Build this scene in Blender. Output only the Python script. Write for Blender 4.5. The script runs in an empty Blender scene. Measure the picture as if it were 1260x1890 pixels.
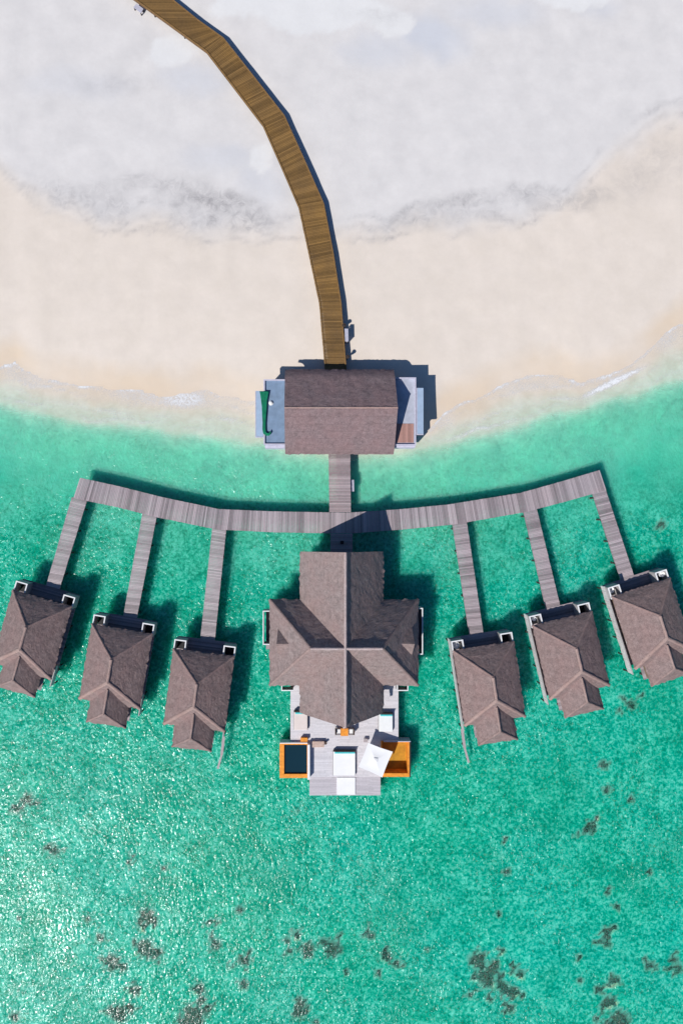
import bpy, math, random
from mathutils import Vector, noise, Matrix
random.seed(7)
S = bpy.context.scene
COL = S.collection
H = 80.0; F0 = 1280.0; NX = 575.0; NY = 945.0
def P(px, py, z=0.0):
    k = (H - z) / F0
    return Vector(((px - NX) * k, -(py - NY) * k, z))
def lerp(a, b, t): return a + (b - a) * t
def smooth(t):
    t = max(0.0, min(1.0, t)); return t * t * (3 - 2 * t)
def interp(tab, x):
    if x <= tab[0][0]: return tab[0][1]
    for (a, b), (c, d) in zip(tab, tab[1:]):
        if x <= c: return b + (d - b) * smooth((x - a) / (c - a)) if False else b + (d - b) * (x - a) / (c - a)
    return tab[-1][1]

# ------------------------------------------------------------------ materials
class NT:
    def __init__(s, name):
        s.m = bpy.data.materials.new(name); s.m.use_nodes = True
        s.t = s.m.node_tree; s.t.nodes.clear()
        s.out = s.n('ShaderNodeOutputMaterial')
    def n(s, typ, **kw):
        x = s.t.nodes.new(typ)
        for k, v in kw.items():
            if k.startswith('i_'):
                key = k[2:]
                x.inputs[int(key) if key.isdigit() else key.replace('_', ' ')].default_value = v
            else: setattr(x, k, v)
        return x
    def l(s, a, b): s.t.links.new(a, b)
    def val(s, sock, v):
        if isinstance(v, (int, float)): sock.default_value = v
        elif isinstance(v, (tuple, list)): sock.default_value = tuple(v) + ((1.0,) if len(v) == 3 and len(sock.default_value) == 4 else ())
        else: s.l(v, sock)
    def math(s, op, a, b=0.0, c=0.0, clamp=False):
        x = s.n('ShaderNodeMath', operation=op); x.use_clamp = clamp
        for i, v in enumerate((a, b, c)): s.val(x.inputs[i], v)
        return x.outputs[0]
    def mix(s, f, a, b, blend='MIX'):
        x = s.n('ShaderNodeMix', data_type='RGBA', blend_type=blend)
        s.val(x.inputs[0], f); s.val(x.inputs[6], a); s.val(x.inputs[7], b)
        return x.outputs[2]
    def ramp(s, f, stops):
        x = s.n('ShaderNodeValToRGB'); e = x.color_ramp.elements
        while len(e) < len(stops): e.new(0.5)
        for k, (p, c) in enumerate(stops):
            e[k].position = p; e[k].color = (c, c, c, 1) if isinstance(c, (int, float)) else tuple(c) + (1,)
        s.l(f, x.inputs[0]); return x.outputs[0]
    def pos(s, scale=(1, 1, 1), rot=0.0, world=False, off=(0, 0, 0)):
        if world: v = s.n('ShaderNodeNewGeometry').outputs['Position']
        else: v = s.n('ShaderNodeTexCoord').outputs['Object']
        m = s.n('ShaderNodeMapping'); m.inputs['Scale'].default_value = scale
        m.inputs['Rotation'].default_value = (0, 0, rot); m.inputs['Location'].default_value = off
        s.l(v, m.inputs[0]); return m.outputs[0]
    def noise(s, vec, scale, detail=3.0, rough=0.55, dist=0.0):
        x = s.n('ShaderNodeTexNoise'); s.l(vec, x.inputs['Vector'])
        x.inputs['Scale'].default_value = scale; x.inputs['Detail'].default_value = detail
        x.inputs['Roughness'].default_value = rough; x.inputs['Distortion'].default_value = dist
        return x.outputs[0]
    def attr(s, name, out=2):
        return s.n('ShaderNodeAttribute', attribute_name=name).outputs[out]
    def bump(s, h, strength, dist):
        b = s.n('ShaderNodeBump'); b.inputs['Strength'].default_value = strength
        b.inputs['Distance'].default_value = dist; s.l(h, b.inputs['Height']); return b.outputs[0]
    def principled(s, col, rough=0.8, normal=None, spec=0.3, **kw):
        p = s.n('ShaderNodeBsdfPrincipled'); s.val(p.inputs['Base Color'], col); s.val(p.inputs['Roughness'], rough)
        p.inputs['Specular IOR Level'].default_value = spec
        for k, v in kw.items(): s.val(p.inputs[k], v)
        if normal is not None: s.l(normal, p.inputs['Normal'])
        s.l(p.outputs[0], s.out.inputs[0]); return p

def hsv_var(c, f): return tuple(max(0, min(1, x * f)) for x in c)
def m_simple(name, c, var=0.15, scale=3.0, rough=0.7, spec=0.3, bump=0.0, metallic=0.0):
    n = NT(name); p = n.pos(); a = n.noise(p, scale, 4)
    f = n.ramp(a, [(0.3, 0.0), (0.7, 1.0)])
    col = n.mix(f, hsv_var(c, 1 - var), hsv_var(c, 1 + var))
    nm = n.bump(a, 1.0, bump) if bump else None
    n.principled(col, rough, nm, spec, Metallic=metallic); return n.m
def m_thatch(name, c, dark=0.62, light=1.35, pink=None):
    n = NT(name); p = n.pos()
    big = n.noise(p, 0.45, 4, 0.6); mid = n.noise(p, 2.2, 5, 0.7); fine = n.noise(n.pos((1, 1, 3)), 8.5, 3, 0.8)
    s = n.math('MULTIPLY_ADD', mid, 0.40, n.math('MULTIPLY', fine, 0.60))
    f = n.ramp(s, [(0.36, 0.0), (0.62, 1.0)])
    col = n.mix(f, hsv_var(c, dark), hsv_var(c, light))
    g = n.ramp(big, [(0.35, 0.0), (0.7, 1.0)])
    col = n.mix(n.math('MULTIPLY', g, 0.55), col, n.mix(0.75, col, pink or (c[0] * 1.25, c[1] * 0.98, c[2] * 0.95)))
    worn = n.ramp(n.noise(n.pos((0.5, 0.5, 2.2)), 1.3, 3, 0.6, 1.0), [(0.56, 0.0), (0.72, 1.0)])
    col = n.mix(n.math('MULTIPLY', worn, 0.4), col, hsv_var(c, 0.6))
    rnd = n.n('ShaderNodeObjectInfo').outputs['Random']
    col = n.mix(n.math('MULTIPLY', rnd, 0.12), col, hsv_var(c, 0.55))
    # layered thatch courses that follow the height of the slope
    z = n.n('ShaderNodeSeparateXYZ'); n.l(n.pos(), z.inputs[0])
    crs = n.math('FRACT', n.math('ADD', n.math('MULTIPLY', z.outputs[2], 2.6), n.math('MULTIPLY', mid, 0.6)))
    hh = n.math('ADD', n.math('MULTIPLY', s, 1.0), n.math('MULTIPLY', crs, 0.22))
    n.principled(col, 0.95, n.bump(hh, 1.0, 0.10), 0.1); return n.m
def m_planks(name, c, lo=0.65, hi=1.3, alt=None, spec=0.25, rough=0.75):
    n = NT(name); t = n.attr('tint')
    col = n.mix(t, hsv_var(c, lo), hsv_var(c, hi))
    big = n.ramp(n.noise(n.pos(), 0.25, 4, 0.6), [(0.35, 0.0), (0.65, 1.0)])
    if alt: col = n.mix(n.math('MULTIPLY', big, 0.8), col, n.mix(t, hsv_var(alt, lo), hsv_var(alt, hi)))
    fi = n.noise(n.pos(), 5.0, 4, 0.7)
    col = n.mix(0.25, col, n.mix(n.ramp(fi, [(0.3, 0.0), (0.7, 1.0)]), hsv_var(c, 0.65), hsv_var(c, 1.3)), 'MIX')
    n.principled(col, rough, n.bump(fi, 0.6, 0.02), spec); return n.m

M = {}
M['thatch_villa'] = m_thatch('villa thatch', (0.262, 0.196, 0.187), 0.5, 1.45)
M['thatch_main'] = m_thatch('main thatch', (0.285, 0.225, 0.216), 0.5, 1.5)
M['thatch_pav'] = m_thatch('pavilion thatch', (0.25, 0.186, 0.19), 0.55, 1.4)
M['cap'] = m_thatch('ridge thatch', (0.36, 0.26, 0.235), 0.7, 1.3)
M['hip'] = m_thatch('hip thatch', (0.30, 0.215, 0.20), 0.6, 1.4)
M['hip_main'] = m_thatch('main hip thatch', (0.31, 0.235, 0.22), 0.6, 1.4)
M['cap_main'] = m_thatch('pale ridge thatch', (0.46, 0.38, 0.37), 0.75, 1.25)
M['deck_grey'] = m_planks('weathered jetty planks', (0.37, 0.32, 0.34), 0.42, 1.4, (0.39, 0.31, 0.32))
M['deck_pink'] = m_planks('pinkish jetty planks', (0.42, 0.32, 0.325), 0.5, 1.35, (0.36, 0.31, 0.33))
M['deck_pale'] = m_planks('pale pier planks', (0.43, 0.37, 0.38), 0.55, 1.3, (0.36, 0.31, 0.32))
M['deck_white'] = m_planks('bleached terrace planks', (0.66, 0.635, 0.67), 0.9, 1.1, (0.68, 0.63, 0.635))
M['deck_low'] = m_planks('lower terrace planks', (0.54, 0.50, 0.53), 0.88, 1.12)
M['deck_gold'] = m_planks('golden planks', (0.245, 0.135, 0.042), 0.5, 1.4, (0.125, 0.078, 0.038))
M['deck_edge'] = m_simple('deck edge beam', (0.22, 0.19, 0.20), 0.2, 4)
M['edge_gold'] = m_simple('golden edge beam', (0.16, 0.09, 0.045), 0.25, 4)
M['kerb_gold'] = m_simple('golden kerb', (0.22, 0.125, 0.045), 0.2, 4)
M['post'] = m_simple('wet dark post', (0.06, 0.05, 0.045), 0.35, 5)
M['white_wall'] = m_simple('white painted wall', (0.62, 0.60, 0.60), 0.15, 2.5)
M['white'] = m_simple('white coping paint', (0.78, 0.77, 0.78), 0.06, 5)
M['dark_wood'] = m_simple('dark stained timber', (0.045, 0.032, 0.028), 0.3, 3)
M['house_wall'] = m_simple('timber house wall', (0.20, 0.14, 0.10), 0.2, 2)
M['glass'] = m_simple('dark window glass', (0.02, 0.035, 0.04), 0.1, 1, 0.08, 0.6)
M['orange'] = m_simple('varnished orange timber', (0.80, 0.29, 0.03), 0.22, 3.5, 0.5)
M['orange_floor'] = m_simple('ochre pool floor', (0.45, 0.22, 0.015), 0.22, 2.5, 0.6)
M['pool_tile'] = m_simple('dark pool tile', (0.012, 0.03, 0.04), 0.2, 4, 0.2)
M['cushion'] = m_simple('white cushion', (0.80, 0.80, 0.79), 0.03, 2, 0.9)
M['cream'] = m_simple('cream cushion', (0.72, 0.62, 0.58), 0.04, 2, 0.9)
M['canvas'] = m_simple('white canvas', (0.84, 0.83, 0.83), 0.03, 1.2, 0.9)
M['teal'] = m_simple('turquoise cushion', (0.10, 0.55, 0.55), 0.1, 4, 0.9)
M['wicker'] = m_simple('brown wicker', (0.09, 0.06, 0.05), 0.3, 12, 0.8)
M['bench'] = m_simple('beige bench wood', (0.58, 0.42, 0.35), 0.12, 6)
M['slab_blue'] = m_simple('blue grey roof felt', (0.19, 0.27, 0.39), 0.14, 1.6, 0.6)
M['slab_pale'] = m_simple('pale grey roof screed', (0.44, 0.46, 0.54), 0.16, 1.2, 0.7)
M['strip_blue'] = m_simple('pale blue canopy sheet', (0.34, 0.44, 0.58), 0.08, 1.5, 0.5)
M['terracotta'] = m_planks('terracotta deck boards', (0.42, 0.235, 0.20), 0.75, 1.2)
M['parapet'] = m_simple('lilac grey parapet', (0.52, 0.50, 0.60), 0.12, 3)
M['green_cloth'] = m_simple('green shade cloth', (0.0, 0.165, 0.085), 0.3, 1.6, 0.7, bump=0.03)
M['metal'] = m_simple('grey metal', (0.35, 0.36, 0.38), 0.1, 4, 0.4, 0.5)
M['grey_box'] = m_simple('lilac grey landing', (0.45, 0.44, 0.52), 0.12, 5)
M['plaster'] = m_simple('grey plaster', (0.40, 0.38, 0.38), 0.12, 2)
M['black'] = m_simple('black lacquer and porch shade', (0.015, 0.015, 0.018), 0.1, 3, 0.4)

# coral: brown lumps
def m_coral():
    n = NT('coral'); a = n.noise(n.pos(), 2.2, 6, 0.8)
    col = n.mix(n.ramp(a, [(0.35, 0.0), (0.62, 1.0)]), (0.008, 0.012, 0.008), (0.10, 0.042, 0.024))
    n.principled(col, 0.95, n.bump(a, 1.0, 0.15), 0.1); return n.m
M['coral'] = m_coral()

# ------------------------------------------------------------------ mesh builder
def tag(o, label=None, cat=None, group=None, kind=None):
    if label: o['label'] = label
    if cat: o['category'] = cat
    if group: o['group'] = group
    if kind: o['kind'] = kind
    return o
def thing(name, label, cat, loc=(0, 0, 0), rz=0.0, group=None):
    o = bpy.data.objects.new(name, None); COL.objects.link(o)
    o.location = loc; o.rotation_euler = (0, 0, rz); o.empty_display_size = 0.3
    return tag(o, label, cat, group)
class MB:
    def __init__(s): s.v = []; s.f = []; s.t = []
    def quad(s, a, b, c, d, t=0.5):
        i = len(s.v); s.v += [Vector(a), Vector(b), Vector(c), Vector(d)]; s.f.append((i, i + 1, i + 2, i + 3)); s.t.append(t)
    def tri(s, a, b, c, t=0.5):
        i = len(s.v); s.v += [Vector(a), Vector(b), Vector(c)]; s.f.append((i, i + 1, i + 2)); s.t.append(t)
    def prism(s, pts, z0, z1, t=0.5):      # pts anticlockwise, xy
        i = len(s.v); n = len(pts)
        for p in pts: s.v.append(Vector((p[0], p[1], z0)))
        for p in pts: s.v.append(Vector((p[0], p[1], z1)))
        s.f.append(tuple(range(i + n - 1, i - 1, -1))); s.f.append(tuple(range(i + n, i + 2 * n)))
        s.t += [t, t]
        for k in range(n):
            j = (k + 1) % n; s.f.append((i + k, i + j, i + n + j, i + n + k)); s.t.append(t)
    def box(s, x0, x1, y0, y1, z0, z1, t=0.5): s.prism([(x0, y0), (x1, y0), (x1, y1), (x0, y1)], z0, z1, t)
    def cyl(s, x, y, r, z0, z1, n=10, r1=None, t=0.5):
        r1 = r if r1 is None else r1; i = len(s.v)
        for (rr, z) in ((r, z0), (r1, z1)):
            for k in range(n):
                a = 2 * math.pi * k / n; s.v.append(Vector((x + rr * math.cos(a), y + rr * math.sin(a), z)))
        s.f.append(tuple(range(i + n - 1, i - 1, -1))); s.f.append(tuple(range(i + n, i + 2 * n))); s.t += [t, t]
        for k in range(n):
            j = (k + 1) % n; s.f.append((i + k, i + j, i + n + j, i + n + k)); s.t.append(t)
    def ball(s, x, y, z, rx, ry, rz, n=12, m=7, t=0.5):
        i = len(s.v)
        for a in range(m + 1):
            th = math.pi * a / m
            for b in range(n):
                ph = 2 * math.pi * b / n
                s.v.append(Vector((x + rx * math.sin(th) * math.cos(ph), y + ry * math.sin(th) * math.sin(ph), z + rz * math.cos(th))))
        for a in range(m):
            for b in range(n):
                c = (b + 1) % n
                s.f.append((i + a * n + b, i + (a + 1) * n + b, i + (a + 1) * n + c, i + a * n + c)); s.t.append(t)
    def beam(s, a, b, w, h, t=0.5):       # box beam from a to b
        a = Vector(a); b = Vector(b); d = (b - a).normalized()
        up = Vector((0, 0, 1)) if abs(d.z) < 0.95 else Vector((1, 0, 0))
        r = d.cross(up).normalized(); u = r.cross(d).normalized()
        i = len(s.v)
        for p in (a, b):
            for (q, e) in ((-1, -1), (1, -1), (1, 1), (-1, 1)): s.v.append(p + r * (w / 2 * q) + u * (h / 2 * e))
        for f in ((3, 2, 1, 0), (4, 5, 6, 7), (0, 1, 5, 4), (1, 2, 6, 5), (2, 3, 7, 6), (3, 0, 4, 7)):
            s.f.append(tuple(i + k for k in f)); s.t.append(t)
    def build(s, name, mat, parent=None, world=False, smooth_=False, bevel=0.0, weld=False, solid=0.0):
        me = bpy.data.meshes.new(name)
        off = Vector(parent.location) if (parent is not None and world) else Vector((0, 0, 0))
        me.from_pydata([tuple(v - off) for v in s.v], [], s.f)
        at = me.attributes.new('tint', 'FLOAT', 'FACE')
        at.data.foreach_set('value', s.t)
        if weld:
            import bmesh
            bm = bmesh.new(); bm.from_mesh(me); bmesh.ops.remove_doubles(bm, verts=bm.verts, dist=0.004)
            bmesh.ops.recalc_face_normals(bm, faces=bm.faces); bm.to_mesh(me); bm.free()
        if isinstance(mat, (list, tuple)):
            for m in mat: me.materials.append(m)
        else: me.materials.append(mat)
        if smooth_: me.polygons.foreach_set('use_smooth', [True] * len(me.polygons))
        o = bpy.data.objects.new(name, me); COL.objects.link(o)
        if parent is not None: o.parent = parent
        if solid:
            md = o.modifiers.new('thickness', 'SOLIDIFY'); md.thickness = solid; md.offset = -1.0
        if bevel:
            md = o.modifiers.new('bevel', 'BEVEL'); md.width = bevel; md.segments = 2; md.limit_method = 'ANGLE'
        return o
def single(mb, name, mat, label, cat, group=None, **kw):
    # one-mesh thing given in world coordinates: origin moved to its base centre
    xs = [v.x for v in mb.v]; ys = [v.y for v in mb.v]; zs = [v.z for v in mb.v]
    c = Vector(((min(xs) + max(xs)) / 2, (min(ys) + max(ys)) / 2, min(zs)))
    mb.v = [v - c for v in mb.v]
    o = mb.build(name, mat, None, **kw); o.location = c
    return tag(o, label, cat, group)

# ------------------------------------------------------------------ terrain and water
FOAM = [(-200, 640), (0, 676), (30, 668), (60, 690), (80, 700), (120, 700), (150, 712), (200, 716), (260, 722), (330, 726), (380, 716), (430, 730), (480, 745),
        (560, 775), (640, 800), (720, 800), (790, 792), (815, 764), (850, 742), (900, 722), (940, 702), (990, 690), (1030, 688), (1070, 706), (1120, 690), (1160, 672),
        (1200, 640), (1240, 602), (1280, 585), (1500, 480)]
TEAL = [(-200, 700), (0, 742), (100, 768), (200, 780), (300, 792), (400, 804), (480, 818), (560, 832), (640, 842),
        (740, 836), (800, 822), (900, 800), (1000, 768), (1100, 742), (1200, 712), (1260, 698), (1500, 620)]
GREY = [(-200, 260), (0, 318), (60, 365), (110, 395), (180, 415), (300, 425), (400, 432), (500, 442), (600, 440), (680, 438), (760, 425),
        (850, 430), (950, 415), (1030, 390), (1080, 340), (1130, 290), (1190, 258), (1260, 230), (1500, 180)]
# coral patches: label, list of (px, py, radius px)
CORAL = [
 ('dark ragged coral patch off the far left edge below the leftmost villa', [(33, 1493, 9), (50, 1476, 10), (68, 1482, 6)]),
 ('round brown coral head southeast of the ragged patch near the left edge', [(98, 1570, 9), (88, 1562, 5)]),
 ('faint pale speckled coral clump left of a smaller black spot', [(238, 1592, 6), (244, 1580, 4)]),
 ('small black coral spot alone below the inner left villa', [(303, 1603, 6)]),
 ('large dark coral patch in the glittering lower left water', [(272, 1693, 13), (262, 1705, 8), (284, 1700, 7), (267, 1750, 14), (285, 1760, 10), (252, 1742, 7)]),
 ('small dark coral tuft left of the large glittering coral patch', [(186, 1733, 7), (162, 1697, 6)]),
 ('loose mottled coral patch below the small tuft at lower left', [(207, 1777, 13), (190, 1772, 6), (226, 1786, 8)]),
 ('dark coral patch at the bottom edge left of the darkest one', [(248, 1830, 9), (220, 1873, 14), (240, 1862, 8), (200, 1866, 6)]),
 ('darkest broad coral patch on the bottom edge of the left water', [(357, 1877, 18), (380, 1862, 9), (367, 1827, 10), (340, 1890, 12), (372, 1845, 8)]),
 ('small coral spot in the bottom left corner', [(28, 1877, 8)]),
 ('tiny dark coral spot close to the left edge', [(35, 1695, 5)]),
 ('upright dark coral pair right of the large glittering patch', [(397, 1743, 9), (390, 1728, 5), (388, 1703, 5), (404, 1703, 4)]),
 ('small brown coral knob left of the middle coral chain', [(442, 1680, 7)]),
 ('speckled coral group below the brown knob at lower middle left', [(450, 1773, 9), (463, 1755, 5), (450, 1817, 8), (430, 1785, 5)]),
 ('left half of the brown coral chain in the lower middle', [(530, 1737, 6), (547, 1727, 8), (567, 1753, 11), (535, 1756, 6), (573, 1762, 6)]),
 ('right half of the brown coral chain in the lower middle', [(600, 1740, 8), (617, 1753, 11), (608, 1758, 7), (624, 1730, 5)]),
 ('dark two-lobed coral head near the bottom edge of the middle', [(553, 1850, 9), (550, 1870, 10), (566, 1862, 6), (583, 1887, 6)]),
 ('tiny dark coral speck just below the wooden terrace, left side', [(548, 1497, 4.5)]),
 ('small round coral below and right of the brown coral chain', [(640, 1795, 6)]),
 ('row of three dark coral knobs right of the lower middle', [(713, 1767, 9), (733, 1780, 7), (697, 1795, 6), (712, 1755, 4)]),
 ('single grey coral knob above the row of three knobs', [(683, 1727, 7), (680, 1712, 3)]),
 ('tiny coral knob between the row of three and the big brown patch', [(788, 1753, 5)]),
 ('big reddish brown coral patch at the lower right', [(880, 1773, 13), (890, 1764, 6), (900, 1810, 13), (927, 1823, 10), (947, 1833, 10), (940, 1860, 9), (907, 1790, 10), (867, 1837, 6), (893, 1800, 8), (915, 1780, 7), (960, 1800, 8), (927, 1755, 6), (945, 1782, 6), (875, 1805, 6), (905, 1845, 6), (925, 1800, 6)]),
 ('round dark red coral boulder standing alone at lower right', [(1123, 1850, 11), (1113, 1862, 5)]),
 ('small round coral knob left of the lower right group', [(1067, 1767, 6)]),
 ('small dark coral knob below the round one at lower right', [(1070, 1810, 6)]),
 ('faint coral knob just above the dark red boulder', [(1103, 1827, 7), (1133, 1810, 9), (1120, 1818, 4)]),
 ('brown coral group above the dark red boulder', [(1117, 1720, 8), (1133, 1713, 6), (1120, 1743, 7), (1103, 1740, 5)]),
 ('loose brown coral patch close to the lower right edge', [(1197, 1783, 8), (1190, 1770, 5), (1250, 1787, 8), (1243, 1770, 7), (1228, 1790, 4)]),
 ('coral patch on the bottom edge below the dark red boulder', [(1143, 1883, 15), (1125, 1890, 9), (1100, 1880, 6)]),
 ('pair of tiny coral knobs in the right part of the open water', [(1137, 1673, 6), (1123, 1640, 5)]),
 ('tiny lone coral knob close to the right edge of the open water', [(1198, 1610, 6)]),
 ('lone small coral knob above the big reddish brown patch', [(920, 1687, 6)]),
 ('two coral knobs below the rightmost villas in the green water', [(1113, 1412, 7), (1120, 1458, 7), (1162, 1477, 5)]),
 ('faint branching coral streak in the right water', [(1092, 1525, 8), (1080, 1534, 6), (1066, 1541, 4), (1100, 1512, 5)]),
 ('faint coral knob right of centre in the open water', [(935, 1610, 6), (932, 1548, 5)]),
 ('dark coral head off the end of the jetty near the right edge', [(1220, 968, 7), (1224, 972, 4)]),
 ('dark coral patch between the two rightmost villas', [(1150, 1290, 6), (1165, 1302, 7), (1143, 1310, 4), (1180, 1285, 4)]),
]
rc = random.Random(11)
def grow(l):
    if len(l) == 1: return l
    o = list(l)
    for (x, y, r_) in l:
        for k in range(4 if r_ > 7 else 2):
            an = rc.random() * 6.283; q = r_ * rc.uniform(1.1, 2.2); o.append((x + q * math.cos(an), y + q * math.sin(an), rc.uniform(1.8, 4.2)))
    return o
CORAL = [(a, [(x, y, r_ * (1.2 if r_ > 6 else 1.1)) for (x, y, r_) in grow(l)]) for a, l in CORAL]
HEADS = [(x, y, r) for _, l in CORAL for (x, y, r) in l]
cells = {}
for (x, y, r) in HEADS:
    for i in range(int((x - 2 * r) // 40), int((x + 2 * r) // 40) + 1):
        for j in range(int((y - 2 * r) // 40), int((y + 2 * r) // 40) + 1): cells.setdefault((i, j), []).append((x, y, r))
def nz(x, y, s, z=0.0): return noise.noise(Vector((x * s, y * s, z)))
def shore(px, py):
    w = 7 * nz(px, py, 0.02) + 3.5 * nz(px, py, 0.06, 3)
    return py - interp(FOAM, px) + w
def ground_z(X, Y):
    px = NX + 16 * X; py = NY - 16 * Y
    d = shore(px, py); w = max(20.0, interp(TEAL, px) - interp(FOAM, px) + 6 * nz(px, py, 0.012, 8))
    if d < 0:
        z = 0.72 * (1 - math.exp(d / 110.0))
        z += 0.035 * nz(px, py, 0.03, 5) * smooth(-d / 60) + 0.02 * nz(px, py, 0.1, 6) * smooth(-d / 60)
    elif d < w: z = -0.055 * (d / w)
    else:
        e = d - w
        z = -0.055 - 0.62 * (1 - math.exp(-e / 95.0)) - 0.50 * smooth(e / 1000.0)
        z += (0.09 * nz(px, py, 0.012, 2) + 0.06 * nz(px, py, 0.035, 4)) * smooth(e / 100)
    return z
def coral_z(px, py):
    best = -9.0
    for (x, y, r) in cells.get((int(px // 40), int(py // 40)), ()):
        q = math.hypot(px - x, py - y) / (r * 1.3) + 0.45 * nz(px, py, 0.17, 1)
        if q < 1.15: best = max(best, lerp(-0.10, -0.8, smooth((q - 0.6) / 0.5)))
    return best
def axis(lo, hi, step, far):
    a = []; x = lo; s = step
    while x > -far:
        s *= 1.45; x -= s; a.append(x)
    a.reverse(); n = int(round((hi - lo) / step)); a += [lo + (hi - lo) * k / n for k in range(n + 1)]
    x = hi; s = step
    while x < far:
        s *= 1.45; x += s; a.append(x)
    return a
def sheet(name, xs, ys, zf, mats, attrs):
    nx = len(xs); ny = len(ys); vs = []; av = {k: [] for k in attrs}
    for y in ys:
        for x in xs:
            vs.append((x, y, zf(x, y)))
            r = attrs_fn[name](x, y)
            for k, v in zip(attrs, r): av[k].append(v)
    fs = [(j * nx + i, j * nx + i + 1, (j + 1) * nx + i + 1, (j + 1) * nx + i) for j in range(ny - 1) for i in range(nx - 1)]
    me = bpy.data.meshes.new(name); me.from_pydata(vs, [], fs)
    for k in attrs:
        a = me.attributes.new(k, 'FLOAT', 'POINT'); a.data.foreach_set('value', av[k])
    me.polygons.foreach_set('use_smooth', [True] * len(me.polygons))
    me.materials.append(mats); o = bpy.data.objects.new(name, me); COL.objects.link(o); o['kind'] = 'structure'
    return o
def ell(px, py, cx, cy, rx, ry, rot=0.0, soft=0.5):
    c, s = math.cos(rot), math.sin(rot); dx = px - cx; dy = py - cy
    q = math.hypot((dx * c + dy * s) / rx, (-dx * s + dy * c) / ry)
    return 1 - smooth((q - (1 - soft)) / soft) if q < 1 else 0.0
def sand_attr(X, Y):
    px = NX + 16 * X; py = NY - 16 * Y
    if not (-300 < px < 1600 and -300 < py < 2200): return (1.0 if py < 400 else 0.0, 0.0, 0.0, 0.0)
    wx = 26 * nz(px, py, 0.011, 1) + 10 * nz(px, py, 0.035, 2) + 4 * nz(px, py, 0.1, 3)
    wy = 18 * nz(px, py, 0.012, 11) + 9 * nz(px, py, 0.04, 12) + 4 * nz(px, py, 0.11, 13)
    qx = px + wx; qy = py + wy
    g = 1 - smooth((qy - interp(GREY, px) + 40) / 62)
    st = 0.0
    for (cx, cy, rx, ry, rot, a) in ((400, 372, 100, 34, 0.22, 0.85), (330, 350, 70, 34, 0.0, 0.5), (455, 408, 70, 16, 0.35, 0.8), (240, 345, 110, 26, -0.2, 0.35), (130, 378, 110, 16, 0.35, 0.45),
                                (200, 400, 70, 10, 0.05, 0.4), (740, 402, 80, 14, -0.45, 0.6), (850, 372, 110, 24, -0.22, 0.6), (980, 362, 110, 22, 0.05, 0.5), (900, 402, 90, 14, 0.05, 0.5), (1020, 388, 70, 10, 0.0, 0.5),
                                (660, 425, 40, 10, 0.2, 0.4), (250, 175, 80, 14, 0.0, 0.15), (1190, 320, 120, 70, -0.4, 0.3), (1060, 370, 120, 30, -0.2, 0.4), (170, 370, 140, 40, 0.3, 0.4), (380, 390, 140, 50, 0.2, 0.45), (820, 400, 170, 34, -0.2, 0.35), (220, 160, 120, 40, 0, 0.2), (700, 40, 60, 20, 0, 0.3), (300, 440, 110, 8, 0.15, 0.3)):
        st = max(st, a * ell(qx, qy, cx, cy, rx, ry, rot, 0.75))
    G_ = interp(GREY, px)
    for (o_, w_, f_, sd_) in ((-12, 9, 0.014, 3.0), (6, 8, 0.02, 9.0), (-34, 10, 0.012, 15.0)):
        st = max(st, (0.38 + 0.9 * nz(px, py, f_, sd_)) * (0.55 if px > 1040 else 1) * max(0.0, 1 - abs(qy - G_ - o_ + 10 * nz(px, py, 0.02, sd_ + 1)) / w_))
    st *= 0.75 + 0.5 * nz(px, py, 0.05, 21)
    bl = 0.0
    for (cx, cy, rx, ry, rot, a) in ((790, 75, 90, 55, 0.2, 1.0), (700, 100, 110, 50, 0.0, 0.6), (900, 30, 130, 45, 0.0, 0.6), (380, 150, 110, 45, 0.0, 0.6), (500, 330, 80, 80, 0.0, 0.5),
                                (150, 160, 150, 50, 0.0, 0.35), (420, 300, 110, 40, 0.1, 0.5), (560, 380, 60, 30, 0.0, 0.4), (1100, 25, 60, 30, 0.0, 0.5)):
        bl = max(bl, a * ell(qx, qy, cx, cy, rx, ry, rot, 0.8))
    wh = 0.0
    for (cx, cy, rx, ry) in ((330, 100, 48, 34), (600, 30, 160, 40), (730, 50, 50, 26), (1060, 8, 80, 20), (450, 20, 60, 30), (500, 300, 26, 30)):
        wh = max(wh, ell(qx + 5, qy, cx, cy, rx, ry, 0.0, 0.25))
    return (g, min(1, st), bl * (1 - wh), wh)
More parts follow.
